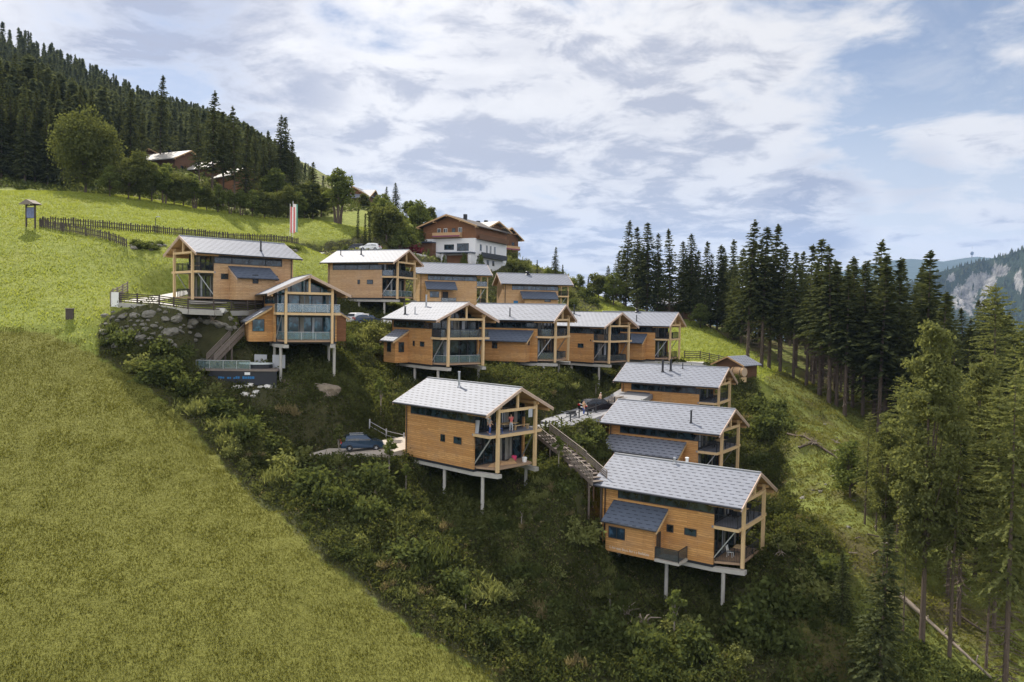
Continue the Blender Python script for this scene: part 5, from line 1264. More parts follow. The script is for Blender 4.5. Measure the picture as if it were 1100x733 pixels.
# light bushes at the foot of the forest
for px, py, Y, tp, proto, ref, lab in ((752, 357, 164, 326, BRO[3], 8, 'round pale green bush-like tree left of its twin at the forest foot'), (787, 368, 158, 340, BRO[3], 8, 'smaller round pale green tree right of its twin at the forest foot')):
    p = at(px, py, Y); p[2] = float(gsample(p[0], p[1])); s = (at(px, tp, Y)[2]-p[2])/ref
    put_tree('broadleaf_tree', proto, lab, 'tree', p, s, 1.0, None, sxy=s*1.65)
# trees along the ridge between lodge and forest
GM = 'trees on the slope around the lodge and upper road'
mids = [
 (596, 305, 190, 265, SPR[0], 25, 'lone spruce on the skyline right of the lodge'), (604, 306, 190, 284, THIN[1], 10, 'small spruce at right foot of the lone skyline spruce'), (577, 300, 188, 279, THIN[0], 12, 'thin spruce on the slope between lodge and lone spruce'), (588, 302, 189, 288, BRO[3], 8, 'round shrubby tree left of the lone skyline spruce'), (566, 297, 186, 284, BRO[3], 8, 'pale shrubby tree on the slope right of the lodge'), (555, 297, 180, 275, BRO[1], 11, 'leafy tree at right corner of the lodge'),
 (622, 313, 188, 294, BRO[3], 8, 'leftmost low tree on the skyline of the right meadow'), (632, 316, 188, 297, THIN[1], 10, 'small spruce beside leftmost low tree on the meadow skyline'), (643, 320, 187, 290, BRO[1], 11, 'leafy tree on the meadow skyline left of the dark spruces'), (653, 324, 186, 285, SPR[4], 25, 'short broad spruce left of the dark tall spruces'), (659, 328, 184, 292, BRO[3], 8, 'pale shrub tree at the foot of the dark tall spruces'),
 (384, 266, 174, 224, THIN[0], 12, 'left slim dark spruce of the trio by the upper road'), (392, 267, 174, 229, THIN[0], 12, 'middle slim dark spruce of the trio by the upper road'), (397, 268, 172, 231, THIN[0], 12, 'right slim dark spruce of the trio by the upper road'),
 (415, 268, 178, 214, BRO[1], 11, 'tall leafy tree left of the lodge beside the slim spruces'), (408, 262, 186, 236, BRO[3], 8, 'round pale tree between slim spruces and the tall leafy tree'), (429, 272, 176, 246, BRO[3], 8, 'pale leafy tree close to left side of the lodge'), (437, 262, 195, 240, BRO[2], 11, 'light tree behind left side of the lodge'),
 (425, 240, 208, 196, SPR[4], 25, 'broad dark spruce on the skyline left of the lodge'), (414, 236, 215, 200, SPR[1], 25, 'pointed spruce beside the broad dark skyline spruce'), (450, 250, 215, 218, BRO[1], 11, 'dark leafy tree on the skyline just left of the lodge roof'), (461, 246, 220, 220, BRO[1], 11, 'second leafy tree behind left edge of the lodge roof'), (391, 238, 220, 206, BRO[1], 11, 'dark round tree in front of the skyline barn'),
 (363, 243, 190, 178, BRO[2], 11, 'tall light three-stemmed tree alone on the upper meadow'), (336, 237, 196, 174, SPR[4], 25, 'dark full spruce left of the three-stemmed tree'), (345, 238, 200, 196, BRO[1], 11, 'leafy tree between the dark full spruce and the three-stemmed tree'), (327, 238, 194, 190, BRO[1], 11, 'dark leafy tree left of the dark full spruce'),
 (300, 232, 205, 124, SPR[3], 25, 'tall ragged spruce on the skyline above the flags'), (307, 233, 207, 126, SPR[2], 25, 'second tall ragged spruce on the skyline above the flags'), (314, 234, 204, 150, SPR[1], 25, 'lower spruce right of the two ragged skyline spruces'), (296, 234, 198, 178, BRO[2], 11, 'pale green leafy tree above the flags'),
 (228, 215, 186, 98, SPR[3], 25, 'tallest spruce in front of the pale-roofed farmhouse'), (240, 217, 190, 120, SPR[2], 25, 'slim spruce between the tallest one and the reddish farmhouse'), (252, 218, 188, 114, SPR[3], 25, 'ragged spruce in front of the reddish farmhouse'), (263, 220, 192, 132, SPR[1], 25, 'spruce just right of the ragged one by the reddish farmhouse'), (274, 214, 210, 140, SPR[4], 25, 'dense spruce behind the reddish farmhouse'), (214, 205, 212, 118, SPR[1], 25, 'spruce behind left of the tallest spruce'),
 (283, 226, 200, 150, SPR[4], 25, 'broad spruce left of the two ragged skyline spruces'), (290, 228, 204, 140, SPR[1], 25, 'dark spruce touching the two ragged skyline spruces from the left'),
 (172, 196, 232, 80, SPR[1], 25, 'very tall full spruce left of the broad pale roof'), (140, 200, 205, 96, SPR[4], 25, 'old broad spruce right of the big round tree'), (128, 198, 215, 105, SPR[1], 25, 'narrow spruce directly behind the big round tree'), (152, 197, 215, 118, SPR[0], 25, 'spruce between the big round tree and dark-roofed farmhouse'),
]
for px, py, Y, tp, proto, ref, lab in mids:
    p = at(px, py, Y); p[2] = float(gsample(p[0], p[1])); s = (at(px, tp, Y)[2]-p[2])/ref
    nm = 'spruce' if (proto in SPR or proto in THIN) else 'broadleaf_tree'
    put_tree(nm, proto, lab, 'tree', p-[0, 0, .1], s, rt.uniform(0, 6.28), GM, sxy=s*(1.2 if proto in SPR else 1.0 if nm == 'spruce' else 1.4)*(1.25 if s < .6 and ref == 25 else 1))
p = at(92, 209, 163); p[2] = float(gsample(p[0], p[1])); s = (at(92, 113, 163)[2]-p[2])/19
put_tree('broadleaf_tree', BIG, 'huge round dark broadleaf tree at the forest edge on the left meadow', 'tree', p-[0, 0, .2], s, .5, None)
for i in range(16):
    px = rt.uniform(398, 452); Y = rt.uniform(180, 214); p = at(px, 250, Y); p[2] = float(gsample(p[0], p[1])); proto, ref = rt.choice(((BRO[3], 8), (BRO[1], 11), (BRO[2], 11), (BRO[3], 8)))
    s = rt.uniform(4.5, 8.5)/ref; put_tree('broadleaf_tree', proto, 'leafy garden tree in the grove left of the lodge', 'tree', p-[0, 0, .1], s, rt.uniform(0, 6.28), 'garden trees in the grove left of the lodge', sxy=s*1.3)
# hedge of trees below the farmhouses
hb_ = [(138, 214, 160, 168), (150, 217, 163, 160), (163, 219, 165, 172), (176, 222, 166, 178), (187, 224, 168, 184), (197, 225, 170, 182), (209, 228, 170, 190), (222, 230, 172, 192), (234, 231, 174, 196), (247, 233, 176, 200), (259, 234, 177, 199), (271, 235, 178, 204), (284, 236, 180, 200), (297, 237, 182, 206), (309, 238, 184, 196), (320, 239, 186, 205), (118, 212, 158, 176), (205, 216, 185, 186), (180, 212, 185, 172), (228, 222, 190, 188)]
for i, (px, py, Y, tp) in enumerate(hb_):
    p = at(px, py, Y); p[2] = float(gsample(p[0], p[1])); proto, ref = rt.choice(((BRO[1], 11), (BRO[3], 8), (BRO[2], 11), (BRO[0], 15)))
    s = (at(px, tp+rt.uniform(-3, 3), Y)[2]-p[2])/ref
    put_tree('broadleaf_tree', proto, 'leafy tree in the bushy belt below the farmhouses', 'tree', p-[0, 0, .2], s, rt.uniform(0, 6), 'leafy belt below the upper left farmhouses', sxy=s*1.25)

# wooded hill at upper left: nearest trees one by one, the rest as one wood
hill_top = lambda px: float(np.interp(px, [-200, 0, 50, 100, 150, 200, 250, 300, 340, 400], [-30, 17, 45, 70, 95, 110, 126, 156, 186, 226]))
hp = []; tries = 0
while len(hp) < 1700 and tries < 90000:
    tries += 1
    Y = 165+290*math.sqrt(rt.random()) if tries % 5 else rt.uniform(165, 245); px = rt.uniform(-60, 385) if tries % 5 else rt.uniform(-60, 150); p = at(px, 150, Y); x, y = p[0], p[1]
    lim = np.interp(px, [-60, 20, 90, 130, 180, 230, 280, 320, 385], [170, 172, 178, 225, 250, 240, 222, 220, 262])
    if Y < lim: continue
    z = float(gsample(x, y)); bx, by = pix((x, y, z))
    h = rt.uniform(13, 20)*(1 if Y < 300 else .8); tx, ty = pix((x, y, z+h))
    if ty < hill_top(tx)-3: 
        h *= .7; tx, ty = pix((x, y, z+h))
        if ty < hill_top(tx)-4: continue
    if any((x-q[0])**2+(y-q[1])**2 < (2.2+Y*.0035)**2 for q in hp[-500:]): continue
    hp.append((x, y, z, h))
hp.sort(key=lambda q: q[1])
for x, y, z, h in hp[:150]:
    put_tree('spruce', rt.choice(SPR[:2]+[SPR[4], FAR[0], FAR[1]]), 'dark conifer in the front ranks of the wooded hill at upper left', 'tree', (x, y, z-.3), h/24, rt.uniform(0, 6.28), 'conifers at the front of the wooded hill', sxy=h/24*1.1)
FARB = [broadleaf('far_round', 14, 4.2, .05, 46+i, 'spruce_far', n=420, size=1.3, lobes=12) for i in range(2)]
def wood(name, pts, protos, zs=1.0):
    Vs, Ts = [], []
    for (x, y, z, h) in pts:
        k_ = rt.random(); me = FAB[rt.randrange(2)] if k_ < .1 else rt.choice(protos); s = h/22 if k_ >= .1 else h/24; wx = rt.uniform(.85, 1.5); a = rt.uniform(0, 6.28)
        v = me[0]*np.array([s*wx, s*wx, s]); R_ = np.array([[math.cos(a), -math.sin(a), 0], [math.sin(a), math.cos(a), 0], [0, 0, 1]])
        Vs.append(v@R_.T + np.array([x, y, z-.3])); Ts.append(np.clip(me[1]+rt.uniform(-.45, .35)+(.3 if k_ < .1 else 0), 0, 1))
    return np_quads(name, np.concatenate(Vs), LEAF['spruce_far'], np.concatenate(Ts))
def arrays(me):
    n = len(me.polygons); v = np.empty(len(me.vertices)*3, np.float32); me.vertices.foreach_get('co', v)
    t = np.empty(n, np.float32); me.attributes['tone'].data.foreach_get('value', t); return v.reshape(n, 4, 3), t
FA = [arrays(m[1]) for m in FAR]; FAB = [arrays(m[1]) for m in FARB]
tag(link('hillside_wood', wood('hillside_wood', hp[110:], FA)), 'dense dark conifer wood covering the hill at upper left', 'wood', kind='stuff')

# ---- shrubs of the central slope
BU = [bush_mesh('bush', 71), bush_mesh('bush', 72, n=950, lobes=11), bush_mesh('bush', 73, 'bush', n=700, spiky=True), bush_mesh('bush', 74, 'bush_pale', n=800), bush_mesh('bush', 75, 'bush_pale', n=600, spiky=True, lobes=7), bush_mesh('bush', 76, 'bush', n=1100, h=1.7), bush_mesh('bush', 77, 'dry', n=520, spiky=True, lobes=7)]
def free(x, y, pad=.4):
    for k, (cx, cy, cz_, hd, L) in CH.items():
        a = (x-cx)*math.cos(rad(hd))+(y-cy)*math.sin(rad(hd)); b_ = -(x-cx)*math.sin(rad(hd))+(y-cy)*math.cos(rad(hd))
        if -L-.2 < a < .6+pad and abs(b_) < 4.2+pad+(1.7 if a < -3.5 and b_ < 0 else 0): return False
    for nm, (pts, hw, mt) in ROADS.items():
        for p in pts:
            if (p[0]-x)**2+(p[1]-y)**2 < (hw+pad)**2: return False
    return True
KIND = ['dark leafy', 'broad dark', 'dark grassy', 'pale green', 'pale feathery', 'tall dark', 'dry straw-coloured']
def where(px, py):
    if py < 345: return 'between the upper chalets'
    if px < 300 and py < 440: return 'below the terrace boulder wall'
    if px < 460 and py < 470: return 'between the hot tub chalet and gravel pad'
    if px < 430: return 'along the upper edge of the mown meadow'
    if py > 610 and px < 640: return 'at the foot of the slope by the mown meadow'
    if py < 480: return 'under the middle row of chalets'
    if px < 640: return 'on the slope below the front chalet'
    return 'below the lowest right chalet'
bp = []
def put_bush(px, py, s, k, y0=45):
    q = hit(px, py, y0); x, y = q[0], q[1]
    if not free(x, y): return
    if any((x-u)**2+(y-v)**2 < (.75*(s+w_))**2*.5 for u, v, w_ in bp): return
    bp.append((x, y, s)); o = link('bush', BU[k]); o.location = (x, y, q[2]-.1*s); o.scale = (s*rt.uniform(.9, 1.25), s, s*rt.uniform(.8, 1.2)); o.rotation_euler = (0, 0, rt.uniform(0, 6.28))
    tag(o, f'{KIND[k]} bush {where(px, py)}', 'bush', 'bushes on the slope among the chalets')
# hand-placed larger ones, with pale ones added as sunlit highlights, then a scatter
for px, py, s, k in ((150, 398, 1.6, 3), (165, 410, 1.9, 5), (185, 405, 1.7, 0), (200, 425, 2.0, 1), (225, 428, 1.5, 3), (205, 445, 1.6, 4), (240, 450, 1.9, 5), (262, 470, 1.8, 1), (245, 478, 1.3, 4), (290, 480, 1.6, 0), (300, 520, 1.6, 4), (318, 505, 2.0, 3), (335, 530, 2.1, 5), (355, 545, 2.1, 1), (375, 520, 1.9, 0), (405, 530, 1.8, 5), (395, 560, 1.7, 1), (430, 545, 1.5, 0), (440, 600, 1.9, 1), (470, 610, 1.7, 2), (520, 640, 1.9, 4), (535, 655, 1.6, 3), (490, 640, 1.6, 5), (560, 690, 1.6, 1), (600, 700, 1.5, 0), (650, 690, 1.7, 5), (690, 700, 1.8, 1), (740, 690, 1.5, 3), (745, 710, 1.7, 5), (790, 650, 1.9, 1), (820, 655, 2.0, 0), (805, 690, 2.2, 5), (850, 660, 1.9, 1), (840, 700, 2.0, 0), (870, 640, 1.9, 3), (890, 620, 1.8, 1), (625, 580, 1.7, 3), (505, 640, 1.5, 3), (530, 630, 1.3, 4), (550, 645, 1.4, 3), (512, 655, 1.1, 4), (470, 505, 1.0, 4), (585, 520, 1.0, 4), (575, 540, .8, 3), (560, 600, .9, 4), (595, 620, 1.0, 3), (215, 440, 1.3, 3), (235, 462, 1.3, 4), (250, 490, 1.2, 3), (640, 640, 1.1, 4), (730, 680, 1.4, 3), (450, 560, 1.0, 4), (480, 570, .9, 6), (420, 610, 1.0, 6), (455, 640, .9, 6), (580, 660, 1.0, 6), (390, 590, 1.0, 3), (360, 500, .9, 4), (632, 610, 1.4, 4), (610, 560, 1.2, 1),
   (398, 362, 1.7, 3), (412, 366, 1.5, 3), (385, 368, 1.3, 4), (375, 372, 1.4, 1), (425, 372, 1.6, 5), (405, 382, 1.5, 0), (420, 392, 1.4, 1), (120, 360, 1.2, 2), (135, 372, 1.5, 1), (112, 372, 1.0, 2), (172, 380, 1.6, 0), (195, 385, 1.5, 1), (215, 372, 1.2, 0),
   (842, 460, 1.8, 1), (820, 470, 2.0, 5), (812, 440, 1.9, 0), (835, 440, 1.6, 1), (815, 500, 1.6, 0), (828, 455, 2.0, 1), (620, 480, 1.5, 0), (640, 475, 1.3, 1), (655, 480, 1.2, 0), (625, 505, 1.0, 3)):
    put_bush(px, py, s, k)
for _ in range(2600):
    if len(bp) >= 215: break
    px = rt.uniform(105, 905); py = rt.uniform(345, 733)
    q = hit(px, py)
    if zone('shrub', q[0], q[1]) < .6 and not (820 < px < 905 and py > 560): continue
    if 112 < px < 262 and py < 374: continue
    if 300 < px < 440 and 400 < py < 490 and rt.random() < .85: continue
    if 255 < px < 300 and 405 < py < 432: continue
    put_bush(px, py, rt.choice((.4, .5, .5, .6, .7, .8, .9, 1.1, 1.4)), rt.choice((0, 1, 2, 2, 3, 4, 4, 5, 6, 6)))
for _ in range(45):
    px = rt.uniform(142, 322); q = hit(px, rt.uniform(262.5, 268.5)+(px-142)/180*4, 100); s = rt.choice((.5, .6, .8, .9)); k = rt.choice((0, 1, 2, 5))
    o = link('bush', BU[k]); o.location = tuple(q-[0, 0, .1]); o.scale = (s*1.3, s, s*.8); o.rotation_euler = (0, 0, rt.uniform(0, 6)); tag(o, f'low {KIND[k]} shrub in the planted hollow behind the picket fences', 'bush', 'shrubs in the hollow behind the terrace chalet')
# garden bushes round the upper chalets and the lodge
GB = 'garden bushes round the lodge and upper chalets'
gb = []
for _ in range(900):
    if len(gb) >= 70: break
    x, y = rt.uniform(-46, 18), rt.uniform(140, 205)
    if zone('shrub', x, y) < .5 or not free(x, y): continue
    lx, ly = x-p[0], y
    q = at(482, 284, 183); HLd = rad(-114); a = (x-q[0])*math.cos(HLd)+(y-q[1])*math.sin(HLd); b_ = -(x-q[0])*math.sin(HLd)+(y-q[1])*math.cos(HLd)
    if -20 < a < 4 and -11 < b_ < 14: continue
    if any((x-u)**2+(y-v)**2 < 4 for u, v in gb): continue
    gb.append((x, y)); k = rt.choice((0, 1, 3, 3, 4, 5)); s = rt.choice((.7, .9, 1.1, 1.4, 1.7))
    o = link('bush', BU[k]); o.location = (x, y, float(gsample(x, y))-.1); o.scale = (s*1.2, s, s); o.rotation_euler = (0, 0, rt.uniform(0, 6)); tag(o, f'{KIND[k]} garden bush near the lodge', 'bush', GB)
for px, py, Y, tp, lab in ((498, 292, 178, 262, 'left pale young tree in front of the lodge garage'), (516, 293, 178, 262, 'right pale young tree in front of the lodge corner'), (477, 288, 178, 268, 'slim pale tree in front of the lodge white wall'), (460, 289, 176, 264, 'pale leafy tree before the lodge porch')):
    p = at(px, py, Y); p[2] = float(gsample(p[0], p[1])); s = (at(px, tp, Y)[2]-p[2])/8; put_tree('broadleaf_tree', BRO[3], lab, 'tree', p, s*.72, px, 'young trees before the lodge', sxy=s*.5)
PB = bush_mesh('bush', 91, 'purple', n=800)
p = at(444, 262, 178); o = link('bush', PB); o.location = (p[0], p[1], float(gsample(p[0], p[1]))+.3); o.scale = (3, 2.4, 2.6); tag(o, 'dark red-leaved bush at left side of the lodge porch', 'bush')
# saplings on the slope
for i, (px, py, h, k) in enumerate(((409, 448, 4.3, 0), (418, 512, 3.8, 0), (364, 492, 3.6, 1), (640, 425, 3, 1), (455, 480, 2.5, 1), (724, 690, 4.2, 0), (560, 570, 3.2, 1), (640, 590, 3.0, 0), (655, 655, 2.6, 1), (600, 505, 3.2, 0), (436, 530, 2.6, 0), (500, 660, 2.4, 0))):
    q = hit(px, py); put_tree('sapling', SAP[k], f'young thin tree standing {where(px, py)}', 'sapling', q, h/(4 if k == 0 else 3.2), rt.uniform(0, 6), 'young trees on the chalet slope')
# dead roots / stumps and logs
def snag(px, py, s, seed, label):
    q = hit(px, py); r = random.Random(seed); m = MB()
    for i in range(17):
        a = r.uniform(0, 6.28); e = r.uniform(-.1, 1.3); L = s*r.uniform(.25, 1.0); d = Vector((math.cos(a)*math.cos(e), math.sin(a)*math.cos(e), math.sin(e)))
        m.chain([(0, 0, .1*s), tuple(d*L*.5+Vector((0, 0, .15*s))), tuple(d*L+Vector((r.uniform(-.2, .2), r.uniform(-.2, .2), r.uniform(-.2, .1)))*s)], [.06*s, .035*s, .01*s], 5)
    o = m.build('root_stump', 'log'); o.location = tuple(q); return tag(o, label, 'stump', None)
snag(228, 362, 1.5, 1, 'pale upturned root stump on the boulder wall beside the short stairs'); snag(352, 388 + 40, 1.0, 2, 'grey root stump under the tan rock outcrop'); snag(404, 538, 1.0, 3, 'grey root stump on the slope left of the front chalet'); snag(690, 675, 2.0, 4, 'bleached tangled dead branches in the shrubs below the lowest chalet'); snag(672, 665, 1.5, 5, 'smaller bleached dead branch left of the tangled one'); snag(838, 600, .9, 6, 'pale stump on the grass right of the lowest chalet'); snag(875, 480, 1.4, 7, 'brown root stump in the clearing at the forest edge'); snag(898, 478, 1.0, 8, 'grey root stump in the clearing nearer the forest trunks')
snag(480, 598, 1.0, 9, 'small grey root stump among bushes below the front chalet')
def log(p0, p1, r0, r1, label, mat='log'):
    a = hit(*p0); c = hit(*p1); m = MB(); o0 = a.copy(); d = c-a
    pts = []
    for i in range(7):
        q = a+d*i/6; q[2] = max(q[2], float(gsample(q[0], q[1])))+r0*1.1; pts.append(tuple(q-o0))
    m.chain(pts, [q*random.uniform(.85, 1.15) for q in np.linspace(r0, r1, 7)], 8)
    for i in range(1, 6): m.bar(pts[i], (pts[i][0]+random.uniform(-.4, .4), pts[i][1]+random.uniform(-.4, .4), pts[i][2]+random.uniform(.2, .6)), r0*.4)
    o = m.build('fallen_log', mat, smooth=True); o.location = tuple(o0); tag(o, label, 'log')
log((966, 643), (1066, 733), .19, .10, 'long pale fallen trunk lying down the slope in the forest at lower right'); log((1025, 660), (1058, 682), .13, .08, 'short brown log right of the long fallen trunk', 'bark'); log((1022, 618), (1045, 640), .09, .05, 'thin pale fallen branch above the long fallen trunk'); log((845, 468), (905, 500), .16, .1, 'brown log across the clearing right of the chalets', 'bark'); log((858, 486), (878, 476), .14, .1, 'short brown log in the clearing near the bushes', 'bark'); log((1010, 590), (1040, 605), .1, .06, 'grey thin log between larch trunks', 'bark_pale')
for _ in range(60):
    px = rt.uniform(835, 1000); py = rt.uniform(430, 620); q = hit(px, py)
    if zone('forest', q[0], q[1]) < .5: continue
    if rt.random() < .5:
        o = link('stone', BM_[rt.randrange(5)]); r = rt.uniform(.12, .4); o.location = tuple(q); o.scale = (r*1.3, r, r*.8); o.rotation_euler = (0, 0, rt.uniform(0, 6)); tag(o, 'small grey stone lying in the cleared strip by the forest', 'stone', 'stones in the cleared strip')
    else:
        m = MB(); a = rt.uniform(0, 6.28); L = rt.uniform(.5, 1.6); m.bar((0, 0, .08), (L*math.cos(a), L*math.sin(a), .12+rt.uniform(-.1, .2)), .09)
        o = m.build('dead_branch', rt.choice(('log', 'bark'))); o.location = tuple(q); tag(o, 'dead branch lying in the cleared strip by the forest', 'branch', 'dead branches in the cleared strip')

# ---- ground cover (uncountable): low leaves on the slope, moss and heath in the forest, grass on the meadows
rngC = np.random.default_rng(5)
def scatter(n, x0, x1, y0, y1, test):
    x = rngC.uniform(x0, x1, n); y = rngC.uniform(y0, y1, n)
    i = np.clip(np.searchsorted(fx, x)-1, 0, len(fx)-2); j = np.clip(np.searchsorted(fy, y)-1, 0, len(fy)-2)
    k = test(x, y, lambda nm: ZN[nm][j, i]); x, y = x[k], y[k]; return x, y, gsample(x, y)
road_d = np.full(GX.shape, 1e9)
for nm, (pts, hw, mt) in ROADS.items():
    d, _ = seg_dist(pts); road_d = np.minimum(road_d, d-hw)
ZN['rockwall'] = blur((((GX > -49) & (GX < -31) & (GY > 87.6) & (GY < 96)) | ((GX > -31) & (GX < -25) & (GY > 85) & (GY < 90))).astype(float)*.9, 1)
ZN['road'] = (road_d < .25).astype(float)
hs = np.zeros(GX.shape)
for k, (x, y, z, hd, L) in CH.items():
    a = (GX-x)*math.cos(rad(hd))+(GY-y)*math.sin(rad(hd)); b_ = -(GX-x)*math.sin(rad(hd))+(GY-y)*math.cos(rad(hd)); hs = np.maximum(hs, ((a > -L+.5) & (a < -3) & (np.abs(b_) < 3.5)).astype(float))
_lat = np.random.default_rng(99).uniform(size=(257, 257))
def lowfreq(x, y, f=.13, s=0):
    o = np.zeros(np.shape(x)); w = 0
    for k, a in ((1, .6), (2.3, .4)):
        u = (np.asarray(x)*.86+np.asarray(y)*.5)*f*k*.6+s*17.3; v = (np.asarray(y)*.86-np.asarray(x)*.5)*f*k*.6+s*9.1
        i = np.floor(u).astype(int); j = np.floor(v).astype(int); u = u-i; v = v-j; u = u*u*(3-2*u); v = v*v*(3-2*v); i &= 255; j &= 255
        o += a*((_lat[j, i]*(1-u)+_lat[j, i+1]*u)*(1-v)+(_lat[j+1, i]*(1-u)+_lat[j+1, i+1]*u)*v); w += a
    return np.clip((o/w-.5)*1.5+.5, 0, 1)
def cover(name, label, leaf, x, y, z, per, size, h, cat='ground cover'):
    n = len(x); hh = h*(.2+1.6*lowfreq(x, y, .9, 2)**1.5*rngC.uniform(.3, 1.2, n))
    X = np.repeat(x, per)+rngC.normal(0, .22, n*per); Y_ = np.repeat(y, per)+rngC.normal(0, .22, n*per)
    Zc = gsample(X, Y_)+np.repeat(hh, per)*rngC.uniform(.05, 1, n*per)
    s = size*rngC.uniform(.6, 1.5, n*per); d = rngC.normal(size=(n*per, 3)); d[:, 2] += .5
    tone = np.clip(.25*np.repeat(rngC.uniform(-1, 1, n), per)+.0+.8*lowfreq(X, Y_, .8, 1)+rngC.normal(0, .18, n*per), 0, 1)
    return tag(link(name, np_quads(name, rhombi(np.stack([X, Y_, Zc], 1), d, s*1.5, s*.7, rngC), LEAF[leaf], tone)), label, cat, kind='stuff')
x, y, z = scatter(230000, -48, 42, 45, 145, lambda x, y, zn: (zn('shrub') > rngC.uniform(.3, .7, len(x))) & (zn('road') < .5) & (zn('rockwall') < rngC.uniform(.0, 1, len(x))) & (rngC.uniform(size=len(x)) < .35+.65*lowfreq(x, y, .5)))
cover('ground_cover', 'low leafy weeds covering the slope between the chalets', 'cover', x, y, z, 7, .2, .9)
x, y, z = scatter(30000, 2, 46, 44, 68, lambda x, y, zn: (np.maximum(zn('shrub'), zn('forest')) > .5) & (rngC.uniform(size=len(x)) < 1.3*lowfreq(x, y, .45, 6)-.15) & ((y < 64.5) | (x > 24)) & (x < 31+.7*(66-y)))
cover('thicket', 'dark leafy thicket at the foot of the slope under the lowest chalet', 'bush', x, y, z, 4, .2, 1.3)
x, y, z = scatter(14000, -40, 40, 46, 120, lambda x, y, zn: (zn('shrub') > .6) & (zn('road') < .5) & (rngC.uniform(size=len(x)) < 1.6*lowfreq(x, y, .3, 8)-.55))
cover('dry_grass_cover', 'dry straw grass tufts between the weeds on the chalet slope', 'dry', x, y, z, 5, .16, .6)
x, y, z = scatter(16000, -48, 20, 138, 206, lambda x, y, zn: (zn('shrub') > .5) & (zn('road') < .5))
cover('garden_cover', 'low green planting around the lodge and upper chalets', 'bush_pale', x, y, z, 3, .3, .7)
x, y, z = scatter(60000, 14, 70, 46, 140, lambda x, y, zn: (zn('forest') > rngC.uniform(.3, .7, len(x))) & (rngC.uniform(size=len(x)) < lowfreq(x, y, .6, 3)+.15))
cover('forest_floor_cover', 'mossy yellow-green undergrowth on the forest floor at right', 'moss', x, y, z, 4, .16, .35)
x, y, z = scatter(30000, -150, 0, 150, 260, lambda x, y, zn: (zn('hillwood') > .3))
cover('wood_edge_cover', 'dark undergrowth along the foot of the wooded hill', 'bush', x[:9000], y[:9000], z[:9000], 3, .5, 1.2)
def grass(name, label, leaf, x, y, z, size, dark=.5):
    n = len(x); a = rngC.uniform(0, 6.28, n); s = size*rngC.uniform(.5, 1.5, n)*(.75+.5*lowfreq(x, y, 1.1, 4))
    w = np.stack([np.cos(a), np.sin(a), np.zeros(n)], 1)*(s*.35)[:, None]; lean = rngC.normal(size=(n, 3))*.45; lean[:, 2] = 1
    b0 = np.stack([x, y, z-.02], 1); V = np.stack([b0-w, b0+w, b0+lean*s[:, None]], 1)
    tone = np.clip(-.05+.15*lowfreq(x, y, .22, 5)+.45*lowfreq(x*.45+y*.1, (y*.62-x*.45)*2.2, 1.3, 3)+.18*lowfreq(x, y, 5.2, 7)+rngC.normal(0, .1, n), 0, 1)
    return tag(link(name, np_quads(name, V, LEAF[leaf], tone)), label, 'grass', kind='stuff')
x, y, z = scatter(420000, -62, 8, 42, 92, lambda x, y, zn: (zn('mown') > .4) & (zn('road') < .5))
grass('mown_grass', 'short mown grass on the meadow at lower left', 'grass', x, y, z, .11)
x, y, z = scatter(170000, -95, -18, 84, 190, lambda x, y, zn: (zn('mown') < .5) & (zn('shrub') < .4) & (zn('forest') < .5) & (zn('road') < .5))
grass('meadow_grass', 'long bright grass on the upper left meadow', 'grass_up', x, y, z, .2)
x, y, z = scatter(60000, 8, 60, 120, 205, lambda x, y, zn: (zn('shrub') < .4) & (zn('forest') < .5) & (zn('road') < .5))
grass('right_meadow_grass', 'bright grass on the meadow strip before the right-hand forest', 'grass_up', x, y, z, .24)

# ------------------------------------------------------------------ far mountains
def mountain(name, prof, depth, zbot, seed, mat, rough=1.0, nx=260, ny=60):
    """prof: list of (px, py, Y) of the crest; the mass slopes down towards the viewer over `depth`"""
    C_ = [at(*p) for p in prof]; xs = np.array([c[0] for c in C_]); zs = np.array([c[2] for c in C_]); yy = np.array([c[1] for c in C_])
    rg = np.random.default_rng(seed); x = np.linspace(xs[0], xs[-1], nx); zc = np.interp(x, xs, zs); yc = np.interp(x, xs, yy)
    def fb(u, v):
        o = np.zeros_like(u)
        for k in range(6):
            f = 2**k; p1, p2, p3 = rg.uniform(0, 6.28, 3); th = rg.uniform(0, 3.14); a = np.cos(th); b_ = np.sin(th)
            o += np.abs(np.sin((u*a+v*b_)*f+p1)+.6*np.sin((u*b_-v*a)*f*1.37+p2)+.4*np.sin(v*f*.7+p3))/f**.9
        return o
    V = []; T = np.linspace(-.35, 1, ny); Xg, Tg = np.meshgrid(x, T); 
    Yg = np.interp(Xg, x, yc)-Tg*depth; base = np.interp(Xg, x, zc)
    Zg = np.where(Tg > 0, base+(zbot-base)*np.clip(Tg, 0, 1)**1.1, base+Tg*depth*.5)
    nz = fb(Xg/depth*5, Tg*4); nz -= nz.mean(); w = np.clip(np.abs(Tg)*6, .0, 1)
    Zg += nz*depth*.045*rough*w; Yg += fb(Xg/depth*8, Tg*2.5)*depth*.05*rough*w
    i = np.arange(nx-1)[None]+np.arange(ny-1)[:, None]*nx; F = np.stack([i, i+1, i+1+nx, i+nx], -1).reshape(-1, 4)
    me = bpy.data.meshes.new(name); me.from_pydata(np.stack([Xg, Yg, Zg], -1).reshape(-1, 3).tolist(), [], F.tolist()); me.update(); me.materials.append(mat); 
    return tag(link(name, me), kind='structure'), (Xg, Yg, Zg, Tg)
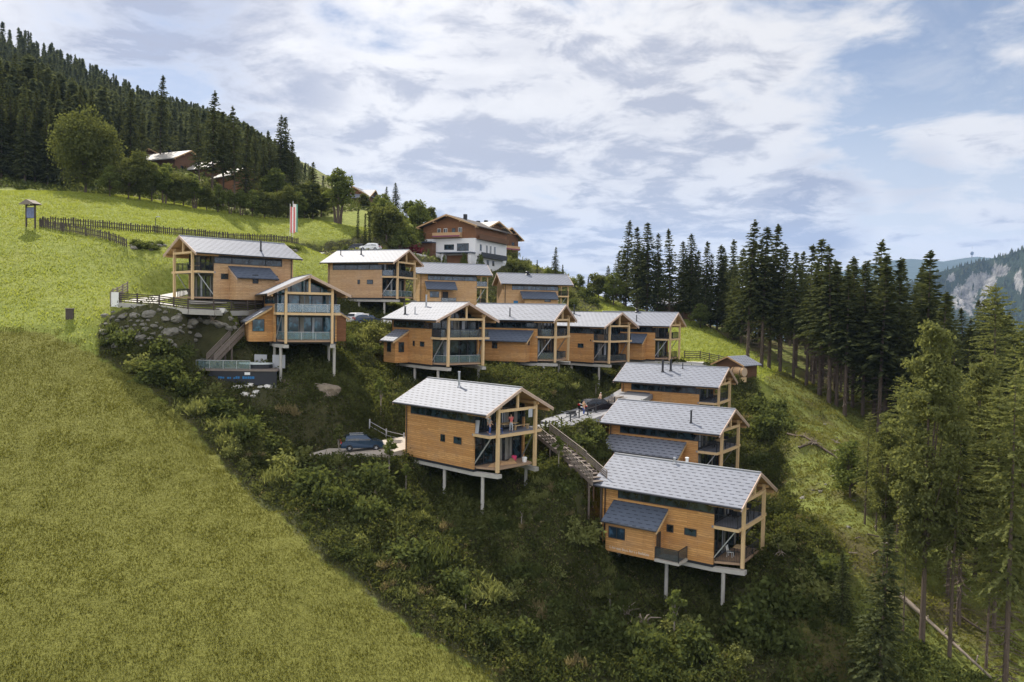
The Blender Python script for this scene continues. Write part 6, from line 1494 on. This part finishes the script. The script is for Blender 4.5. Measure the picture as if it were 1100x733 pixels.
def mat_mountain(name, cl_lo, cl_hi):
    m, nt = new_mat(name); g = nd(nt, 'ShaderNodeNewGeometry'); pos = g.outputs['Position']
    n1 = noise(nt, pos, .006, 6, .6); n2 = noise(nt, scaled(nt, pos, (1, 1, .35)), .035, 7, .75)
    forest = mixc(nt, n2, (.02, .034, .02), (.06, .085, .035)); rock = mixc(nt, smooth(nt, n2, .3, .7), (.10, .10, .10), (.40, .38, .36))
    a = nd(nt, 'ShaderNodeAttribute', attribute_name='rock').outputs['Fac']
    f = smooth(nt, mth(nt, 'ADD', a, mth(nt, 'MULTIPLY', mth(nt, 'SUBTRACT', n2, .5), 2.6)), cl_lo, cl_hi)
    principled(nt, mixc(nt, f, forest, rock), .95, 0, .1, n2, 1, 12); return m
MM = mat_mountain('wooded_cliff', .5, .72)
hill, (Xg, Yg, Zg, Tg) = mountain('cliff_mountain', [(820, 400, 3200), (930, 325, 3000), (975, 306, 2950), (1010, 292, 2900), (1040, 284, 2850), (1062, 279, 2800), (1080, 274, 2750), (1095, 269, 2700), (1130, 256, 2650), (1250, 205, 2600)], 620, -260, 4, MM, 1.0, nx=420, ny=120)
rk = np.zeros(Xg.shape); pxg = np.array([[pix((a, b_, c)) for a, b_, c in zip(r0, r1, r2)] for r0, r1, r2 in zip(Xg, Yg, Zg)])
cxs = [at(1050, 300, 2500), ]
for (mx, my, sx, sy, k) in ((1056, 303, 20, 13, 1.0), (1036, 322, 16, 20, 1.0), (1074, 291, 12, 9, 1.0), (1094, 304, 7, 14, .8), (1022, 300, 9, 8, .7), (1060, 330, 16, 12, .8)):
    rk = np.maximum(rk, k*1.15*np.exp(-((pxg[..., 0]-mx)/sx)**2-((pxg[..., 1]-my)/sy)**2))
ra = hill.data.attributes.new('rock', 'FLOAT', 'POINT'); ra.data.foreach_set('value', rk.ravel().astype(np.float32))
pts = []
for _ in range(9000):
    j = rt.randrange(4, Xg.shape[0]-8); i = rt.randrange(2, Xg.shape[1]-2)
    if rk[j, i] > .4 and rt.random() < .93: continue
    pts.append((Xg[j, i]+rt.uniform(-6, 6), Yg[j, i]+rt.uniform(-6, 6), Zg[j, i]-3, rt.uniform(11, 22)))
def mini(pts, name):
    """far conifers: a four-sided ragged cone each, one wood"""
    q = np.array(pts); n = len(q); V = []
    a0 = rngC.uniform(0, 6.28, n); T_ = []
    for k in range(4):
        a = a0+k*PI/2; b_ = a+PI/2*1.1; r = q[:, 3]*.2
        V.append(np.stack([np.stack([q[:, 0]+r*np.cos(a), q[:, 1]+r*np.sin(a), q[:, 2]], 1), np.stack([q[:, 0]+r*np.cos(b_), q[:, 1]+r*np.sin(b_), q[:, 2]+q[:, 3]*.15], 1), np.stack([q[:, 0], q[:, 1], q[:, 2]+q[:, 3]], 1)], 1)); T_.append(rngC.uniform(.1, .9, n))
    return np_quads(name, np.concatenate(V), LEAF['spruce_far'], np.concatenate(T_))
tag(link('cliff_wood', mini(pts, 'cliff_wood')), 'distant conifer wood covering the cliff mountain at right', 'wood', kind='stuff')
for a in ('blue_ridge',):
    h2, g2 = mountain(a, [(300, 350, 8800), (600, 345, 8600), (760, 335, 8400), (850, 305, 8200), (900, 292, 8200), (950, 280, 8000), (975, 277.5, 8000), (1010, 281, 8000), (1035, 277, 8000), (1048, 275.5, 8000), (1065, 279, 8000), (1120, 284, 8200), (1250, 300, 8500)], 3500, -250, 9, mat_mountain('far_wooded_ridge', 3, 4), .4)
p = at(1044, 277.5, 8000); t = thing('radio_tower', 'tiny radio tower on the far blue ridge', 'tower', p)
MB().tube((0, 0, -40), (0, 0, 70), 7, 4, 10).tube((0, 0, 95), (0, 0, 125), 2.5, 1, 8).build('shaft', 'concrete', t); MB().tube((0, 0, 30), (0, 0, 45), 10, 16, 14).tube((0, 0, 45), (0, 0, 62), 16, 13, 14).build('platform', 'dark', t)

# ------------------------------------------------------------------ light, sky, camera
SUN_AZ, SUN_EL = rad(-29.5), rad(47)
sd = Vector((math.sin(SUN_AZ)*math.cos(SUN_EL), math.cos(SUN_AZ)*math.cos(SUN_EL), math.sin(SUN_EL)))
sl = bpy.data.lights.new('sun', 'SUN'); sl.energy = 4.2; sl.angle = rad(.53); sl.color = (1, .93, .82)
so = bpy.data.objects.new('sun', sl); C.objects.link(so); so.rotation_euler = sd.to_track_quat('Z', 'Y').to_euler(); so.location = (-60, 120, 120)
W = bpy.data.worlds.new('World'); sc.world = W; W.use_nodes = True; nt = W.node_tree; nt.nodes.clear()
sky = nd(nt, 'ShaderNodeTexSky'); sky.sky_type = 'NISHITA'; sky.sun_disc = False; sky.sun_elevation = SUN_EL; sky.sun_rotation = SUN_AZ
sky.altitude = 1200; sky.air_density = 1.0; sky.dust_density = .6; sky.ozone_density = 2.0
tc = nd(nt, 'ShaderNodeTexCoord').outputs['Generated']
sp = nd(nt, 'ShaderNodeSeparateXYZ'); lk(nt, tc, sp.inputs[0])
zz = mth(nt, 'ADD', mth(nt, 'MAXIMUM', sp.outputs[2], 0.0), .16)
cb = nd(nt, 'ShaderNodeCombineXYZ'); lk(nt, mth(nt, 'DIVIDE', sp.outputs[0], zz), cb.inputs[0]); lk(nt, mth(nt, 'DIVIDE', sp.outputs[1], zz), cb.inputs[1])
pl = cb.outputs[0]
mp = nd(nt, 'ShaderNodeMapping'); mp.inputs['Location'].default_value = (1.7, .4, 0); lk(nt, pl, mp.inputs['Vector']); pl = mp.outputs[0]
big = noise(nt, pl, .75, 3, .5, .3); mid = noise(nt, pl, 2.3, 10, .62, .3); fine = noise(nt, pl, 4.2, 9, .62, .5)
def lobe(px, py, wdt, amp):
    d = ray(px, py); d = d/np.linalg.norm(d)
    v = nd(nt, 'ShaderNodeVectorMath'); v.operation = 'DOT_PRODUCT'; lk(nt, tc, v.inputs[0]); v.inputs[1].default_value = tuple(d)
    # smooth cap of angular size wdt
    return mth(nt, 'MULTIPLY', smooth(nt, v.outputs['Value'], math.cos(wdt), 1.0), amp)
cov = mth(nt, 'ADD', mth(nt, 'ADD', mth(nt, 'MULTIPLY', mid, .95), mth(nt, 'MULTIPLY', big, .35)), -.15)
for l in ((560, 110, .36, .10), (420, 60, .22, .05), (760, 150, .2, .06), (960, 215, .22, .08), (1080, 60, .24, -.10), (900, 10, .2, -.08), (200, 60, .2, .0), (300, 40, .06, .08), (300, 235, .25, .05), (660, 250, .3, .06), (40, 20, .12, .06), (860, 235, .07, .06)):
    cov = mth(nt, 'ADD', cov, lobe(*l))
mask = smooth(nt, cov, .37, .58); thick = smooth(nt, mth(nt, 'ADD', cov, mth(nt, 'MULTIPLY', mth(nt, 'SUBTRACT', fine, .5), .9)), .58, .80)
wisp = mth(nt, 'MULTIPLY', smooth(nt, fine, .42, .75), .30)
mask = mth(nt, 'MAXIMUM', mask, wisp)
veil = mth(nt, 'MULTIPLY', smooth(nt, sp.outputs[2], .30, -.02), .8)      # clouds pile up towards the horizon
mask = mth(nt, 'MAXIMUM', mask, veil)
darkspot = mth(nt, 'ADD', mth(nt, 'ADD', lobe(868, 232, .085, 1.7), lobe(545, 85, .12, .45)), mth(nt, 'ADD', mth(nt, 'ADD', lobe(690, 150, .12, .5), lobe(985, 190, .05, .5)), mth(nt, 'ADD', lobe(230, 70, .2, 1.3), lobe(90, 20, .12, .9))))
dk = mth(nt, 'MULTIPLY', mth(nt, 'MAXIMUM', thick, mth(nt, 'MULTIPLY', darkspot, smooth(nt, mid, .38, .62))), .8, True)
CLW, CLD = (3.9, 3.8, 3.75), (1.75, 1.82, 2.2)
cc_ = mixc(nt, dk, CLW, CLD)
# unseen clouds behind the camera, brightened to throw light on the shaded facades
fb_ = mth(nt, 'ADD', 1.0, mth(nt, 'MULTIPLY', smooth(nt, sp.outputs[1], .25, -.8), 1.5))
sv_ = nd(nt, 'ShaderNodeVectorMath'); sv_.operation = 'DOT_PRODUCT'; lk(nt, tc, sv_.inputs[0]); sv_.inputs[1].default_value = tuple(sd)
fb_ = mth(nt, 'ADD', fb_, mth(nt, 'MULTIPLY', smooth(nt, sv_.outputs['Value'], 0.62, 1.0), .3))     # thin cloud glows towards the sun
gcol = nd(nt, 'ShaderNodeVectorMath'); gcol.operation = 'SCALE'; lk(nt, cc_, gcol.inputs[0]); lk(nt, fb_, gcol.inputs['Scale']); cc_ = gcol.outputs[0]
tint = mixc(nt, 1.0, sky.outputs[0], (.66, .52, .44), 'MULTIPLY')
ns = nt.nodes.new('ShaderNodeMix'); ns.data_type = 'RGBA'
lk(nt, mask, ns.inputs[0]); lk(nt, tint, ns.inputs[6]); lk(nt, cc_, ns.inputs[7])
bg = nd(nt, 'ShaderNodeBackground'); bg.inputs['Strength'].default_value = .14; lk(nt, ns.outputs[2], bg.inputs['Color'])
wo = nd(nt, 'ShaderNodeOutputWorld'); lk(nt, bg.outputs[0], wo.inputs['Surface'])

m, nth = new_mat('valley_air')
pv = nd(nth, 'ShaderNodeVolumePrincipled'); pv.inputs['Color'].default_value = (.42, .62, 1, 1); pv.inputs['Density'].default_value = 6e-5; pv.inputs['Anisotropy'].default_value = .1
ov = nd(nth, 'ShaderNodeOutputMaterial'); lk(nth, pv.outputs[0], ov.inputs['Volume'])
hz = MB().box(-11500, 11500, -9900, 11500, -420, 1150).build('haze', m); tag(hz, kind='stuff', label='thin blue valley air between here and the far mountains', cat='haze')

cam = bpy.data.cameras.new('camera'); co = bpy.data.objects.new('camera', cam); C.objects.link(co)
cam.sensor_width = 36; cam.lens = 36*FOC/1100; cam.clip_start = .5; cam.clip_end = 40000
mt = Matrix(((cR[0], cU[0], -cF[0], 0), (cR[1], cU[1], -cF[1], 0), (cR[2], cU[2], -cF[2], 0), (0, 0, 0, 1)))
co.matrix_world = mt; sc.camera = co
vs = sc.view_settings; vs.view_transform = 'Standard'; vs.look = 'None'; vs.exposure = 0.75; vs.gamma = 1.0; vs.use_curve_mapping = False
sc.cycles.max_bounces = 5; sc.cycles.transparent_max_bounces = 10
